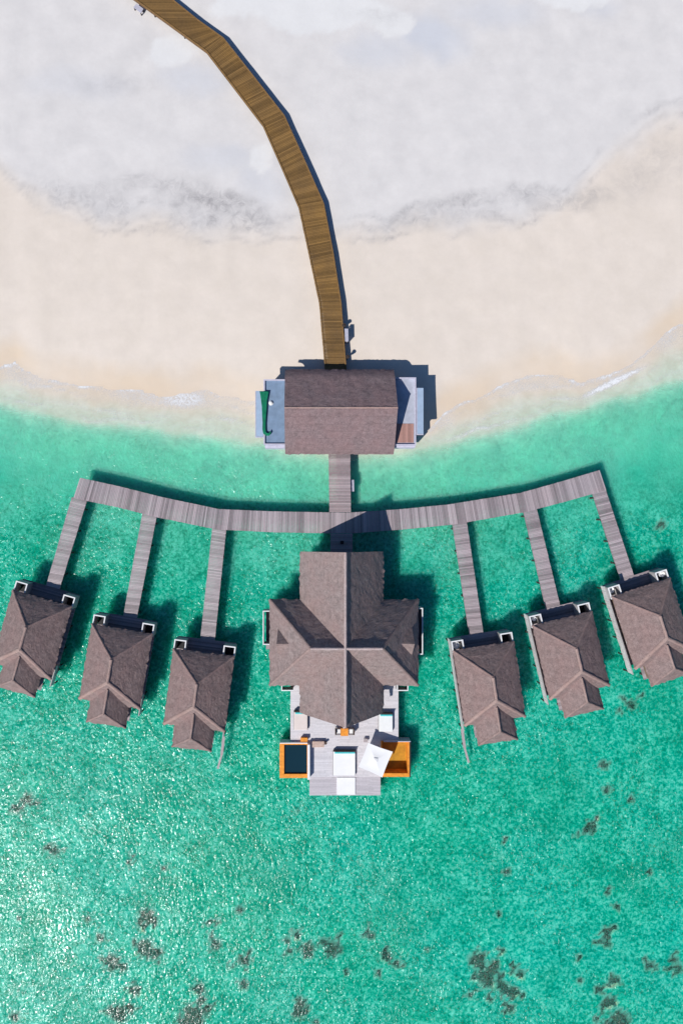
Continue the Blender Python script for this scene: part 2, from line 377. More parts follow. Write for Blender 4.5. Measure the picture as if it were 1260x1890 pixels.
def water_attr(X, Y):
    px = NX + 16 * X; py = NY - 16 * Y
    d = max(0.0, -ground_z(X, Y)); c = coral_z(px, py)
    dg = d
    if c > -8: d = min(d, max(0.05, -c))
    f = 0.0
    if -100 < px < 1400 and py < 900:
        s = shore(px, py)
        f = max(0.0, 1 - abs(s - 4) / 6.0) * (0.9 + 0.8 * nz(px, py, 0.02, 31)); f = max(f, max(0.0, 1 - abs(s - (interp(TEAL, px) - interp(FOAM, px)) * 0.62 + 9 * nz(px, py, 0.02, 41)) / 5.0) * max(0.0, 0.35 + 1.1 * nz(px, py, 0.013, 51)))
        w = interp(TEAL, px) - interp(FOAM, px)
        for (fr_, sd_) in ((0.3, 61), (0.85, 67)): f = max(f, 0.75 * max(0.0, 1 - abs(s - w * fr_ + 14 * nz(px, py, 0.015, sd_)) / 6.0) * max(0.0, 0.45 + 1.2 * nz(px, py, 0.012, sd_ + 2)))
        band = ell(px, py, 300, 732, 150, 26, 0.1, 0.6) * 0.55 + ell(px, py, 340, 735, 50, 24, 0, 0.6) * 0.35 + ell(px, py, 40, 690, 70, 22, 0.3, 0.6) * 0.4 + ell(px, py, 1130, 706, 90, 8, -0.45, 0.6) * 1.1 + ell(px, py, 1230, 620, 50, 30, -0.9, 0.7) * 0.5 + ell(px, py, 815, 775, 34, 30, 0, 0.7) * 0.5 + ell(px, py, 980, 712, 100, 14, -0.1, 0.7) * 0.4
        f = max(f, band) * (1 if s > -3 else 0)
        if 690 < py < 850 and 470 < px < 790: f *= 0.3
    px2 = 1 if py > 980 else smooth((py - 850) / 130.0)
    return (d, f, px2, dg)
attrs_fn = {'ground': sand_attr, 'water': water_attr}

def m_ground():
    n = NT('sand'); g = n.attr('grey'); st = n.attr('stain'); bl = n.attr('blue'); wh = n.attr('white')
    p = n.pos(world=True); z = n.n('ShaderNodeSeparateXYZ'); n.l(p, z.inputs[0]); zz = z.outputs[2]
    fine = n.noise(p, 2.2, 5, 0.65); mid = n.noise(p, 0.35, 5, 0.6)
    beige = n.mix(n.ramp(mid, [(0.35, 0.0), (0.65, 1.0)]), (0.695, 0.61, 0.53), (0.74, 0.65, 0.57))
    grey = n.mix(n.ramp(mid, [(0.3, 0.0), (0.7, 1.0)]), (0.635, 0.605, 0.59), (0.71, 0.675, 0.655))
    col = n.mix(g, beige, grey)
    col = n.mix(bl, col, (0.58, 0.585, 0.62)); col = n.mix(n.math('MULTIPLY', wh, 0.7), col, (0.745, 0.735, 0.725))
    sn = n.ramp(n.noise(p, 0.9, 6, 0.75, 1.2), [(0.36, 0.25), (0.66, 1.0)])
    col = n.mix(n.math('MULTIPLY', st, n.math('MULTIPLY', sn, 1.3), clamp=True), col, (0.30, 0.285, 0.29))
    wet = n.math('MULTIPLY', n.ramp(zz, [(0.0, 1.0), (0.14, 0.85), (0.30, 0.0)]), n.ramp(n.noise(p, 0.12, 3), [(0.35, 0.35), (0.65, 1.0)]))
    col = n.mix(n.math('MULTIPLY', wet, 0.8), col, (0.68, 0.535, 0.39))
    wash = n.ramp(n.math('MULTIPLY', zz, -1.0), [(0.0, 0.0), (0.035, 1.0)])
    col = n.mix(n.math('MULTIPLY', wash, 0.75), col, n.mix(n.ramp(n.noise(p, 0.5, 5, 0.7, 0.8), [(0.38, 0.0), (0.6, 1.0)]), (0.60, 0.555, 0.46), (0.72, 0.68, 0.60)))
    # seabed: pale sand and weed, caustic light speckle painted into the colour
    uw = n.ramp(n.math('MULTIPLY', zz, -1.0), [(0.0, 0.0), (0.35, 1.0)])
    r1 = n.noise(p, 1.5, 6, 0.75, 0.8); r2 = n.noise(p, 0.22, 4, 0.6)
    caustic = n.ramp(n.math('ADD', n.math('MULTIPLY', r1, 0.75), n.math('MULTIPLY', r2, 0.35)), [(0.42, 0.0), (0.68, 1.0)])
    bed = n.mix(caustic, (0.08, 0.085, 0.05), (0.88, 0.84, 0.60))
    lag = n.ramp(n.noise(n.pos((1, 1, 1), world=True, off=(3, 5, 0)), 0.06, 2), [(0.4, 0.0), (0.6, 1.0)])
    bed = n.mix(n.math('MULTIPLY', lag, 0.25), bed, (0.5, 0.45, 0.2))
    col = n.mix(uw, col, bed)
    h = n.math('ADD', n.math('MULTIPLY', fine, 0.6), n.math('MULTIPLY', n.noise(p, 0.8, 4, 0.6), 1.0))
    n.principled(n.mix(n.math('MULTIPLY', n.ramp(fine, [(0.3, 0.0), (0.7, 1.0)]), 0.10), col, (0.5, 0.46, 0.42)), 0.95, n.bump(h, 0.25, 0.035), 0.1)
    return n.m
def m_water():
    n = NT('lagoon water'); d = n.attr('depth'); fo = n.attr('foam'); chop = n.attr('chop'); p = n.pos(world=True)
    # waves
    w1 = n.noise(n.pos((1.0, 0.75, 1), 0.6, True), 1.25, 3, 0.5, 0.4)
    w2 = n.noise(n.pos((1.0, 0.7, 1), -0.4, True), 3.5, 2, 0.5, 0.4)
    w0 = n.noise(n.pos((1.0, 0.8, 1), 0.2, True), 0.22, 2, 0.5)
    gust = n.ramp(n.noise(p, 0.10, 5, 0.7, 0.7), [(0.34, 0.45), (0.52, 1.0), (0.68, 1.9)])
    amp = n.math('MULTIPLY', gust, n.math('MULTIPLY_ADD', chop, 0.30, 0.70))
    shal = n.ramp(n.attr('bed_depth'), [(0.0, 0.05), (0.10, 0.2), (0.30, 1.0)])
    def waves(a1, a2, a0):
        h = n.math('ADD', n.math('MULTIPLY', n.math('SUBTRACT', w1, 0.5), a1), n.math('MULTIPLY', n.math('SUBTRACT', w2, 0.5), a2))
        return n.math('MULTIPLY', n.math('ADD', n.math('MULTIPLY', h, amp), n.math('MULTIPLY', n.math('SUBTRACT', w0, 0.5), a0)), shal)
    nm = n.bump(waves(0.62, 0.66, 0.5), 1.0, WAVE); nd = n.bump(waves(0.7, 0.7, 0.2), 1.0, 0.14)
    d2 = n.math('MAXIMUM', n.math('SUBTRACT', d, 0.02), 0.0)
    k = n.math('SUBTRACT', 1.0, n.math('POWER', 2.718, n.math('MULTIPLY', d2, -1.9)))
    turb = n.noise(p, 0.5, 5, 0.65, 0.6)
    k = n.math('MULTIPLY', k, n.ramp(turb, [(0.3, 0.86), (0.7, 1.0)]))
    def ab(c): return n.math('POWER', 2.718, n.math('MULTIPLY', d2, -c))
    cc = n.n('ShaderNodeCombineColor'); n.l(ab(2.6), cc.inputs[0]); n.l(ab(0.10), cc.inputs[1]); n.l(ab(0.32), cc.inputs[2])
    tr = n.n('ShaderNodeBsdfTransparent'); n.l(cc.outputs[0], tr.inputs[0])
    df = n.n('ShaderNodeBsdfPrincipled'); df.subsurface_method = 'BURLEY'; df.inputs['Subsurface Weight'].default_value = 1.0; df.inputs['Subsurface Radius'].default_value = (0.3, 1.0, 0.85); df.inputs['Subsurface Scale'].default_value = 1.8; df.inputs['Specular IOR Level'].default_value = 0.0; df.inputs['Roughness'].default_value = 1.0
    vary = n.ramp(n.noise(p, 0.05, 3, 0.5), [(0.35, 0.0), (0.65, 1.0)])
    sc = n.mix(vary, (0.0, 0.44, 0.27), (0.0, 0.48, 0.35))
    silt = n.ramp(d, [(0.12, 1.0), (0.42, 0.75), (0.74, 0.0)])
    sc = n.mix(silt, sc, (0.27, 0.92, 0.67))
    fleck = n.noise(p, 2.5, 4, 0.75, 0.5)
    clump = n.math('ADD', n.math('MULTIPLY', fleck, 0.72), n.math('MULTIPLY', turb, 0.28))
    dk = n.ramp(clump, [(0.40, 1.0), (0.50, 0.0)]); lt = n.ramp(clump, [(0.50, 0.0), (0.60, 1.0)])  # bright and dark caustic speckle and sparkle, painted into the scatter colour
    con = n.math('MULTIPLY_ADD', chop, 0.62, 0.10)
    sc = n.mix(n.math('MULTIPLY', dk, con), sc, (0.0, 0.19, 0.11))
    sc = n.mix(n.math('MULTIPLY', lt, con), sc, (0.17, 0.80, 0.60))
    tan = n.math('MULTIPLY', n.ramp(n.noise(n.pos((1, 1, 1), 0.3, True, (7, 3, 0)), 2.9, 4, 0.8, 0.3), [(0.57, 0.0), (0.66, 1.0)]), n.ramp(n.noise(p, 0.09, 3, 0.6), [(0.40, 0.15), (0.60, 1.0)]))
    sc = n.mix(n.math('MULTIPLY', tan, n.math('MULTIPLY', chop, 0.6)), sc, (0.26, 0.34, 0.16))
    weed = n.ramp(n.noise(n.pos((1, 1, 1), 0.0, True, (40, 9, 0)), 0.11, 5, 0.65, 0.4), [(0.50, 0.0), (0.66, 1.0)])
    sc = n.mix(n.math('MULTIPLY', weed, n.math('MULTIPLY', chop, 0.35)), sc, (0.0, 0.24, 0.13))
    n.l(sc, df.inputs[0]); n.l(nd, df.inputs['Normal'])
    m1 = n.n('ShaderNodeMixShader'); n.l(k, m1.inputs[0]); n.l(tr.outputs[0], m1.inputs[1]); n.l(df.outputs[0], m1.inputs[2])
    fd = n.n('ShaderNodeBsdfDiffuse'); fd.inputs[0].default_value = (0.80, 0.80, 0.81, 1)
    fn = n.ramp(n.noise(p, 1.6, 6, 0.8, 2.2), [(0.38, 0.0), (0.56, 1.0)])
    fm = n.math('MULTIPLY', n.math('ADD', fn, n.math('MULTIPLY', fo, 0.6)), n.math('MULTIPLY', fo, 0.68), clamp=True)
    m2 = n.n('ShaderNodeMixShader'); n.l(fm, m2.inputs[0]); n.l(m1.outputs[0], m2.inputs[1]); n.l(fd.outputs[0], m2.inputs[2])
    gl = n.n('ShaderNodeBsdfGlossy'); gl.inputs['Roughness'].default_value = 0.155; n.l(nm, gl.inputs['Normal'])
    fr = n.n('ShaderNodeFresnel'); fr.inputs[0].default_value = 1.33; n.l(nm, fr.inputs[1])
    m3 = n.n('ShaderNodeMixShader'); bf = n.n('ShaderNodeNewGeometry').outputs['Backfacing']; n.l(n.math('MULTIPLY', fr.outputs[0], n.math('SUBTRACT', 1.0, bf)), m3.inputs[0]); n.l(m2.outputs[0], m3.inputs[1]); n.l(gl.outputs[0], m3.inputs[2])
    n.l(m3.outputs[0], n.out.inputs[0]); return n.m
WAVE = 0.195
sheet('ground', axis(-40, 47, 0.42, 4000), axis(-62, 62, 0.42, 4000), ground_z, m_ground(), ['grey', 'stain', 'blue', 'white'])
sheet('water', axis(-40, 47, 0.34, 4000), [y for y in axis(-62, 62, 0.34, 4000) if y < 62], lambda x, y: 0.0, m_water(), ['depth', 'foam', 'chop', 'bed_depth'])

for label, heads in CORAL:
    c0 = P(heads[0][0], heads[0][1], 0); multi = len(heads) > 1
    root = thing('coral_patch', label, 'coral', (c0.x, c0.y, ground_z(c0.x, c0.y)), 0, 'coral patches on the seabed') if multi else None
    for (px, py, r) in heads:
        c = P(px, py, -0.5); rr = r / 16.0; gz = ground_z(c.x, c.y); mb = MB(); big = r > 5
        hgt = min(0.65, -gz - 0.10); mb.ball(c.x, c.y, gz, rr, rr, hgt, 30 if big else 12, 14 if big else 7)
        for i in range(len(mb.v)):
            v = mb.v[i]; d = Vector((c.x, c.y, gz)); q = Vector((v.x, v.y, v.z * 0.5)); e = 1 + 0.55 * noise.noise(q * 1.9) + 0.45 * noise.noise(q * 5.0) + 0.2 * noise.noise(q * 11)
            w = d + (v - d) * e; w.z = min(w.z, -0.05); mb.v[i] = w
        if multi: mb.build('coral_head', M['coral'], root, world=True, smooth_=True)
        else: single(mb, 'coral_patch', M['coral'], label, 'coral', 'coral patches on the seabed', smooth_=True)

# ------------------------------------------------------------------ walkways
def ribbon(name, L, R, z, mat, label, cat='walkway', group=None, plank=0.17, th=0.07, edge='deck_edge', post_step=3.2, kerb=None, sub=True, thick=0.22, postin=0.25, zb=-1.8, zs=None):
    Lw = [P(x, y, z) for x, y in L]; Rw = [P(x, y, z) for x, y in R]
    c = (Lw[0] + Rw[0]) / 2
    root = thing(name, label, cat, (c.x, c.y, 0), 0, group)
    mb = MB(); tt = 0.5
    for a0, a1, b0, b1 in zip(Lw, Lw[1:], Rw, Rw[1:]):
        ln = ((a1 - a0).length + (b1 - b0).length) / 2; n = max(1, int(ln / plank))
        for k in range(n):
            t0 = (k + 0.04) / n; t1 = (k + 0.91) / n
            q = random.random(); tt = 0.4 * tt + 0.6 * q if random.random() < 0.6 else q
            j = random.uniform(-0.015, 0.015); e = 0.0
            d = (b0 - a0).normalized() * (0.02 + j)
            pts = [a0.lerp(a1, t0) - d, b0.lerp(b1, t0) + d, b0.lerp(b1, t1) + d, a0.lerp(a1, t1) - d]
            ar = (pts[1].x - pts[0].x) * (pts[2].y - pts[0].y) - (pts[1].y - pts[0].y) * (pts[2].x - pts[0].x)
            if ar < 0: pts.reverse()
            zz = z + random.uniform(-0.006, 0.006)
            mb.prism([(p.x, p.y) for p in pts], zz - 0.05, zz, min(1, max(0, tt)))
    mb.build('planking', M[mat], root, world=True)
    for side, W, V in (('l', Lw, Rw), ('r', Rw, Lw)):
        mb = MB()
        for a0, a1, v0, v1 in zip(W, W[1:], V, V[1:]):
            i0 = (v0 - a0).normalized() * 0.07; i1 = (v1 - a1).normalized() * 0.07
            A = a0 + i0; B = a1 + i1; A.z = B.z = z - 0.06 - thick / 2; mb.beam(A, B, 0.12, thick)
        mb.build('edge_beam', M[edge], root, world=True)
        if kerb:
            mb = MB()
            for a0, a1, v0, v1 in zip(W, W[1:], V, V[1:]):
                A = a0 + (v0 - a0).normalized() * 0.07; B = a1 + (v1 - a1).normalized() * 0.07; A.z = B.z = z + 0.045; mb.beam(A, B, 0.12, 0.08)
            mb.build('kerb', M[kerb], root, world=True)
    if post_step:
        acc = post_step * 0.4; cnt = 0
        for a0, a1, b0, b1 in zip(Lw, Lw[1:], Rw, Rw[1:]):
            ln = ((a1 - a0).length + (b1 - b0).length) / 2; t = acc
            while t < ln and cnt < 44:
                for (u0, u1, v0, v1) in ((a0, a1, b0, b1), (b0, b1, a0, a1)):
                    p = u0.lerp(u1, t / ln); q = v0.lerp(v1, t / ln); p = p + (q - p).normalized() * postin
                    pb = MB(); pb.cyl(p.x, p.y, 0.11, zb, z - 0.06, 8); pb.build('post', M['post'], root, world=True)
                A = a0.lerp(a1, t / ln); B = b0.lerp(b1, t / ln); A.z = B.z = z - 0.17
                pb = MB(); pb.beam(A, B, 0.12, 0.14); pb.build('cross_beam', M['post'], root, world=True)
                t += post_step; cnt += 1
            acc = t - ln
    return root
ZD = 1.5
ribbon('boardwalk', [(120, -95), (250, 0), (300, 36), (381, 96), (430, 160), (485, 232), (520, 311), (551, 383), (572, 480), (589, 560), (596, 640), (600, 690)],
       [(188, -100), (320, 0), (366, 37), (413, 70), (468, 140), (525, 213), (560, 290), (598, 376), (616, 470), (630, 560), (636, 640), (640, 690)], ZD, 'deck_gold',
       'golden brown plank boardwalk curving across the pale sand to the pavilion', edge='edge_gold', kerb='kerb_gold', plank=0.16, zb=-0.3, post_step=3.6, thick=0.25)
ribbon('jetty', [(148, 882), (225, 899), (300, 918), (405, 940), (500, 944), (600, 946)] + [(650, 946), (740, 940), (830, 931), (960, 910), (1035, 889), (1106, 868)],
       [(136, 919), (217, 936), (292, 955), (400, 977), (499, 982), (600, 984)] + [(651, 984), (743, 977), (836, 968), (968, 945), (1045, 925), (1118, 904)], ZD, 'deck_grey',
       'long curved grey plank jetty running across the lagoon between the six villas', post_step=4.0)
ribbon('walkway', [(606, 800), (607, 870), (608, 945)], [(646, 800), (646, 870), (647, 945)], ZD + 0.004, 'deck_pink',
       'short straight pinkish plank walkway from the pavilion roof down to the curved jetty')
ribbon('walkway', [(610, 985), (610, 1050)], [(650, 985), (650, 1050)], ZD + 0.002, 'deck_grey',
       'short shaded plank walkway between the curved jetty and the big central villa')
PIERS = [
 ([(131, 925), (88, 1073), (84, 1087)], [(158, 932), (113, 1077), (109, 1091)], 'deck_pale', 'leftmost pale plank pier leading to the leftmost small villa'),
 ([(262, 955), (229, 1131), (227, 1145)], [(288, 959), (254, 1133), (252, 1148)], 'deck_pale', 'plank pier second from the left, between the leftmost and the inner left pier'),
 ([(392, 976), (371, 1171), (370, 1183)], [(417, 980), (397, 1174), (396, 1186)], 'deck_pale', 'inner left plank pier, first one left of the big central villa'),
 ([(835, 970), (865, 1169), (867, 1182)], [(861, 966), (891, 1167), (893, 1179)], 'deck_grey', 'inner right grey plank pier, first one right of the big central villa'),
 ([(966, 946), (1007, 1124), (1010, 1138)], [(990, 941), (1033, 1119), (1036, 1132)], 'deck_grey', 'grey plank pier second from the right, leading to the middle right villa'),
 ([(1093, 911), (1145, 1070), (1150, 1085)], [(1117, 905), (1169, 1063), (1173, 1077)], 'deck_grey', 'rightmost grey plank pier at the very end of the curved jetty'),
]
for L, R, m, lab in PIERS:
    L = [(L[0][0] - (L[1][0] - L[0][0]) * 0.05, L[0][1] - (L[1][1] - L[0][1]) * 0.05)] + L[1:]; R = [(R[0][0] - (R[1][0] - R[0][0]) * 0.05, R[0][1] - (R[1][1] - R[0][1]) * 0.05)] + R[1:]
    ribbon('pier', L, R, ZD - 0.02, m, lab, 'pier', 'plank piers branching off the jetty', plank=0.16, post_step=2.6, postin=0.12)

# ------------------------------------------------------------------ thatch roofs
def nzz(v, s): return noise.noise(Vector(v) * s)
def slope(mb, a, b, c, d, step=0.22, drop=0.10, rag=0.12, seed=0.0, E=None, R=None):
    """a,b = eave corners, c,d = upper corners above b and a (may coincide)."""
    a, b, c, d = map(Vector, (a, b, c, d))
    n = max(2, int((b - a).length / step)); m = max(2, int(((d - a).length + (c - b).length) / 2 / step))
    outw = ((a + b) / 2 - (c + d) / 2); outw.z = 0; outw.normalize()
    g = []
    for j in range(m + 1):
        row = []
        for i in range(n + 1):
            u = i / n; v = j / m
            p = a.lerp(b, u).lerp(d.lerp(c, u), v)
            hz = (p.z - E) / max(0.01, R - E)
            p.z -= drop * max(0.0, 1 - hz * 4) ** 2
            q = p + Vector((seed, 0, 0))
            e = 0.045 * nzz(q, 1.1) + 0.030 * nzz(q, 4.0)
            p.z += e + 0.03 * nzz(q, 0.5)
            if hz < 0.02:
                w = rag * nzz(q, 3.3) + rag * 0.6 * nzz(q, 9.0)
                p.x += outw.x * w; p.y += outw.y * w
            row.append(p)
        g.append(row)
    for j in range(m):
        for i in range(n):
            mb.quad(g[j][i], g[j][i + 1], g[j + 1][i + 1], g[j + 1][i])
def hip_roof(mb, x0, x1, y0, y1, E, R, rn, rs, axis='y', seed=0.0, **kw):
    """ridge along y: x0..x1 span, y0 south, y1 north; rn/rs = hip run (0: gable)"""
    k = dict(E=E, R=R, seed=seed); k.update(kw)
    if axis == 'y':
        xm = kw.pop('xm', (x0 + x1) / 2) if 'xm' in kw else (x0 + x1) / 2
        n = (xm, y1 - rn, R); s = (xm, y0 + rs, R)
        slope(mb, (x0, y1, E), (x0, y0, E), s, n, **k)
        slope(mb, (x1, y0, E), (x1, y1, E), n, s, **k)
        if rn: slope(mb, (x1, y1, E), (x0, y1, E), n, n, **k)
        if rs: slope(mb, (x0, y0, E), (x1, y0, E), s, s, **k)
        return n, s
    else:
        ym = (y0 + y1) / 2; w = (x0 + rs, ym, R); e = (x1 - rn, ym, R)
        slope(mb, (x0, y0, E), (x1, y0, E), e, w, **k)
        slope(mb, (x1, y1, E), (x0, y1, E), w, e, **k)
        if rs: slope(mb, (x0, y1, E), (x0, y0, E), w, w, **k)
        if rn: slope(mb, (x1, y0, E), (x1, y1, E), e, e, **k)
        return w, e
def cap(mb, a, b, w=0.16, h=0.07, t0=0.0):
    """rounded ridge roll"""
    a = Vector(a); b = Vector(b); d = b - a; L = d.length; d.normalize()
    side = d.cross(Vector((0, 0, 1))).normalized(); n = max(2, int(L / 0.3)); prof = []
    for j in range(n + 1):
        p = a + d * (L * j / n); ww = w * (1 + 0.25 * nzz(p, 1.5)); row = []
        for k in range(5):
            an = math.pi * k / 4
            row.append(p + side * (ww * math.cos(an)) + Vector((0, 0, h * math.sin(an) - (0.05 if k in (0, 4) else 0) + 0.03 * nzz(p, 2.0))))
        prof.append(row)
    for j in range(n):
        for k in range(4): mb.quad(prof[j][k], prof[j][k + 1], prof[j + 1][k + 1], prof[j + 1][k])

def enclosure(root, x0, x1, y0, y1, z0, z1, open_side='s', mat='plaster', cop='white', w=0.13):
    """small roofless wall box with a white coping"""
    wl = MB(); cp = MB()
    segs = []
    if 'n' not in open_side: segs.append((x0, x1, y1 - w, y1))
    if 's' not in open_side: segs.append((x0, x1, y0, y0 + w))
    if 'w' not in open_side: segs.append((x0, x0 + w, y0 + (0 if 's' in open_side else w), y1 - (0 if 'n' in open_side else w)))
    if 'e' not in open_side: segs.append((x1 - w, x1, y0 + (0 if 's' in open_side else w), y1 - (0 if 'n' in open_side else w)))
    for (a, b, c, d) in segs:
        wl.box(a + 0.012, b - 0.012, c + 0.012, d - 0.012, z0, z1)
        cp.box(a, b, c, d, z1, z1 + 0.06)
    o = wl.build('porch_wall', M[mat], root); cp.build('coping', M[cop], o)
    return o

EV, RV = 3.4, 5.8
def small_villa(idx, px, py, rot, side, label, ext=0.0):
    c = P(px, py, EV); sd = idx * 17.3
    root = thing('thatched_villa', label, 'villa', (c.x, c.y, 0), math.radians(rot), 'small thatched villas on stilts')
    hw, hl = 3.42, 4.22
    mb = MB(); n, s = hip_roof(mb, -hw, hw, -hl, hl, EV, RV, 2.95, 3.0, seed=sd)
    roof = mb.build('roof', M['thatch_villa'], root, weld=True, solid=0.22)
    cb = MB(); cap(cb, n, s, 0.15, 0.08)
    cb.build('ridge_cap', M['cap'], roof, weld=True, smooth_=True)
    for (qx, qy, e) in ((-hw, hl, n), (hw, hl, n), (-hw, -hl, s), (hw, -hl, s)):
        cb = MB(); cap(cb, (qx, qy, EV - 0.04), e, 0.13 if qy > 0 else 0.19, 0.03 if qy > 0 else 0.05); cb.build('hip_cap', M['hip'] if qy > 0 else M['cap'], roof, weld=True, smooth_=True)
    aw = 2.22; a0 = -hl - 2.42
    mb = MB(); n2, s2 = hip_roof(mb, -aw, aw, a0, -hl + 2.3, 3.26, 5.2, 0, 1.85, seed=sd + 5)
    ro2 = mb.build('annex_roof', M['thatch_villa'], root, weld=True, solid=0.2)
    cb = MB(); cap(cb, (0, -hl + 2.1, 5.2), s2, 0.12, 0.06)
    cb.build('ridge_cap', M['cap'], ro2, weld=True, smooth_=True)
    for q in (-aw, aw):
        cb = MB(); cap(cb, (q, a0, 3.23), s2, 0.12, 0.03); cb.build('hip_cap', M['hip'], ro2, weld=True, smooth_=True)
    # deck
    mb = MB(); y = -hl - 2.1
    while y < hl + 0.95:
        hwid = 3.3 if y > -hl - 0.2 else 2.1
        mb.box(-hwid, hwid, y, y + 0.14, ZD - 0.08, ZD + random.uniform(-0.005, 0.005), random.random()); y += 0.155
    mb.build('deck', M['deck_grey'], root)
    mb = MB()
    for x in (-3.1, 0, 3.1): mb.box(x - 0.08, x + 0.08, -hl, hl + 0.9, ZD - 0.32, ZD - 0.09)
    for yy in (-3.9, -1.3, 1.3, 4.2): mb.box(-3.25, 3.25, yy - 0.08, yy + 0.08, ZD - 0.56, ZD - 0.325)
    mb.build('deck_frame', M['dark_wood'], root)
    # walls with openings of glass
    mb = MB(); X, Y0, Y1 = 2.85, -hl + 0.6, hl - 0.75; zt = EV + 0.12
    mb.box(-X, X, Y1 - 0.12, Y1, ZD, zt); mb.box(-X, X, Y0, Y0 + 0.12, ZD, zt)
    mb.box(-X, -X + 0.12, Y0 + 0.12, Y1 - 0.12, ZD, zt); mb.box(X - 0.12, X, Y0 + 0.12, Y1 - 0.12, ZD, zt)
    mb.box(-1.75, 1.75, a0 + 0.5, a0 + 0.62, ZD, 3.35); mb.box(-1.75, -1.63, a0 + 0.62, Y0, ZD, 3.35); mb.box(1.63, 1.75, a0 + 0.62, Y0, ZD, 3.35)
    mb.build('wall', M['house_wall'], root)
    mb = MB(); mb.box(-0.55, 0.55, Y1, Y1 + 0.05, ZD, ZD + 2.05); d = mb.build('door', M['dark_wood'], root)
    mb = MB(); mb.box(0.38, 0.44, Y1 + 0.05, Y1 + 0.10, ZD + 0.95, ZD + 1.12); mb.build('handle', M['metal'], d)
    for (wx, wy0, wy1) in ((-X - 0.03, -2.2, -0.4), (-X - 0.03, 0.5, 2.3), (X - 0.02, -2.2, -0.4), (X - 0.02, 0.5, 2.3)):
        mb = MB(); mb.box(wx, wx + 0.05, wy0, wy1, ZD + 0.5, ZD + 1.75); w = mb.build('window', M['glass'], root)
        mb = MB(); o = -0.02 if wx < 0 else 0.05
        mb.box(wx + o, wx + o + 0.02, wy0 - 0.06, wy0, ZD + 0.44, ZD + 1.81); mb.box(wx + o, wx + o + 0.02, wy1, wy1 + 0.06, ZD + 0.44, ZD + 1.81)
        mb.box(wx + o, wx + o + 0.02, wy0, wy1, ZD + 0.44, ZD + 0.5); mb.box(wx + o, wx + o + 0.02, wy0, wy1, ZD + 1.75, ZD + 1.81)
        mb.build('window_frame', M['white'], w)
    mb = MB(); mb.box(-1.2, 1.2, a0 + 0.46, a0 + 0.5, ZD + 0.1, ZD + 1.7); mb.build('window', M['glass'], root)
    # porch boxes in both front corners
    yb = hl + 0.98
    enclosure(root, -3.42, -2.08, yb - 1.35, yb, ZD, 3.0)
    enclosure(root, 2.08, 3.42, yb - 1.35, yb, ZD, 3.0)
    for s_ in (-1, 1):
        mb = MB(); mb.box(min(s_ * 2.22, s_ * 3.27), max(s_ * 2.22, s_ * 3.27), yb - 1.3, yb - 0.14, ZD + 0.01, ZD + 0.06); mb.build('porch_shade', M['black'], root)  # added black slab stands in for the shade inside the boxes
    # side screen wall facing the middle of the lagoon
    yE = -hl - (0.9 if side < 0 else 1.15); sx = side * (3.40 if side < 0 else 3.2)
    mb = MB(); ys_ = yb + 0.05 if side < 0 else -hl + 1.2; y = ys_
    while y > yE:
        y2 = max(yE, y - 0.3)
        mb.box(sx - 0.04, sx + 0.04, y2 + random.uniform(0.015, 0.05), y, 1.15 + random.uniform(-0.08, 0.08), 2.2 + random.uniform(-0.08, 0.05), random.random()); y = y2
    scr = mb.build('screen_wall', M['white_wall'], root)
    mb = MB(); mb.box(sx - 0.06, sx + 0.06, yE, ys_, 2.255, 2.29); mb.build('coping', M['plaster'], scr)
    k = 0
    for yy in ((yb - 0.3, 3.0, 1.0, -1.0, -3.0, yE + 0.1) if side < 0 else (-3.2, yE + 0.1)):
        mb = MB(); mb.cyl(sx, yy, 0.09, -1.6, 0.9, 8); mb.build('post', M['post'], root)
    for x in (-3.0, 0.0, 3.0):
        for yy in (-3.9, -1.3, 1.3, 4.2):
            mb = MB(); mb.cyl(x, yy, 0.13, -1.7, ZD - 0.57, 8); mb.build('post', M['post'], root)
    for x in (-1.7, 1.7):
        mb = MB(); mb.cyl(x, a0 + 0.6, 0.13, -1.7, ZD - 0.09, 8); mb.build('post', M['post'], root)
    if ext:   # long tapering breakwater beam continuing the screen
        mb = MB(); q0 = Vector((sx, yE, 1.35)); q1 = Vector((sx + side * 0.02, yE - ext * 0.55, 1.25)); q2 = Vector((sx - side * 0.25, yE - ext, 0.9))
        mb.beam(q0, q1, 0.30, 0.12); mb.beam(q1, q2, 0.22, 0.12); mb.build('gangplank', M['deck_pale'], root)
        for q in (q1, q2): 
            mb = MB(); mb.cyl(q.x, q.y + 0.1, 0.09, -1.7, q.z - 0.1, 8); mb.build('post', M['post'], root)
    return root
G = 'small thatched villas on stilts'
small_villa(1, 58.75, 1171.5, -16, 1, 'leftmost small brown thatched villa, cut by the left edge of the picture')
small_villa(2, 213.5, 1230.0, -9.6, 1, 'middle left small brown thatched villa at the end of the second pier from the left')
small_villa(3, 367.0, 1274.0, -7.2, 1, 'inner left small brown thatched villa, nearest to the left of the big central villa', ext=3.9)
small_villa(4, 902.6, 1262.0, 8.7, -1, 'inner right small brown thatched villa, nearest to the right of the big central villa', ext=4.1)
small_villa(5, 1053.0, 1210.0, 13.3, -1, 'middle right small brown thatched villa with a white side wall, between two others')
small_villa(6, 1204.0, 1151.0, 17.8, -1, 'rightmost small brown thatched villa with white side wall, cut by the right edge')

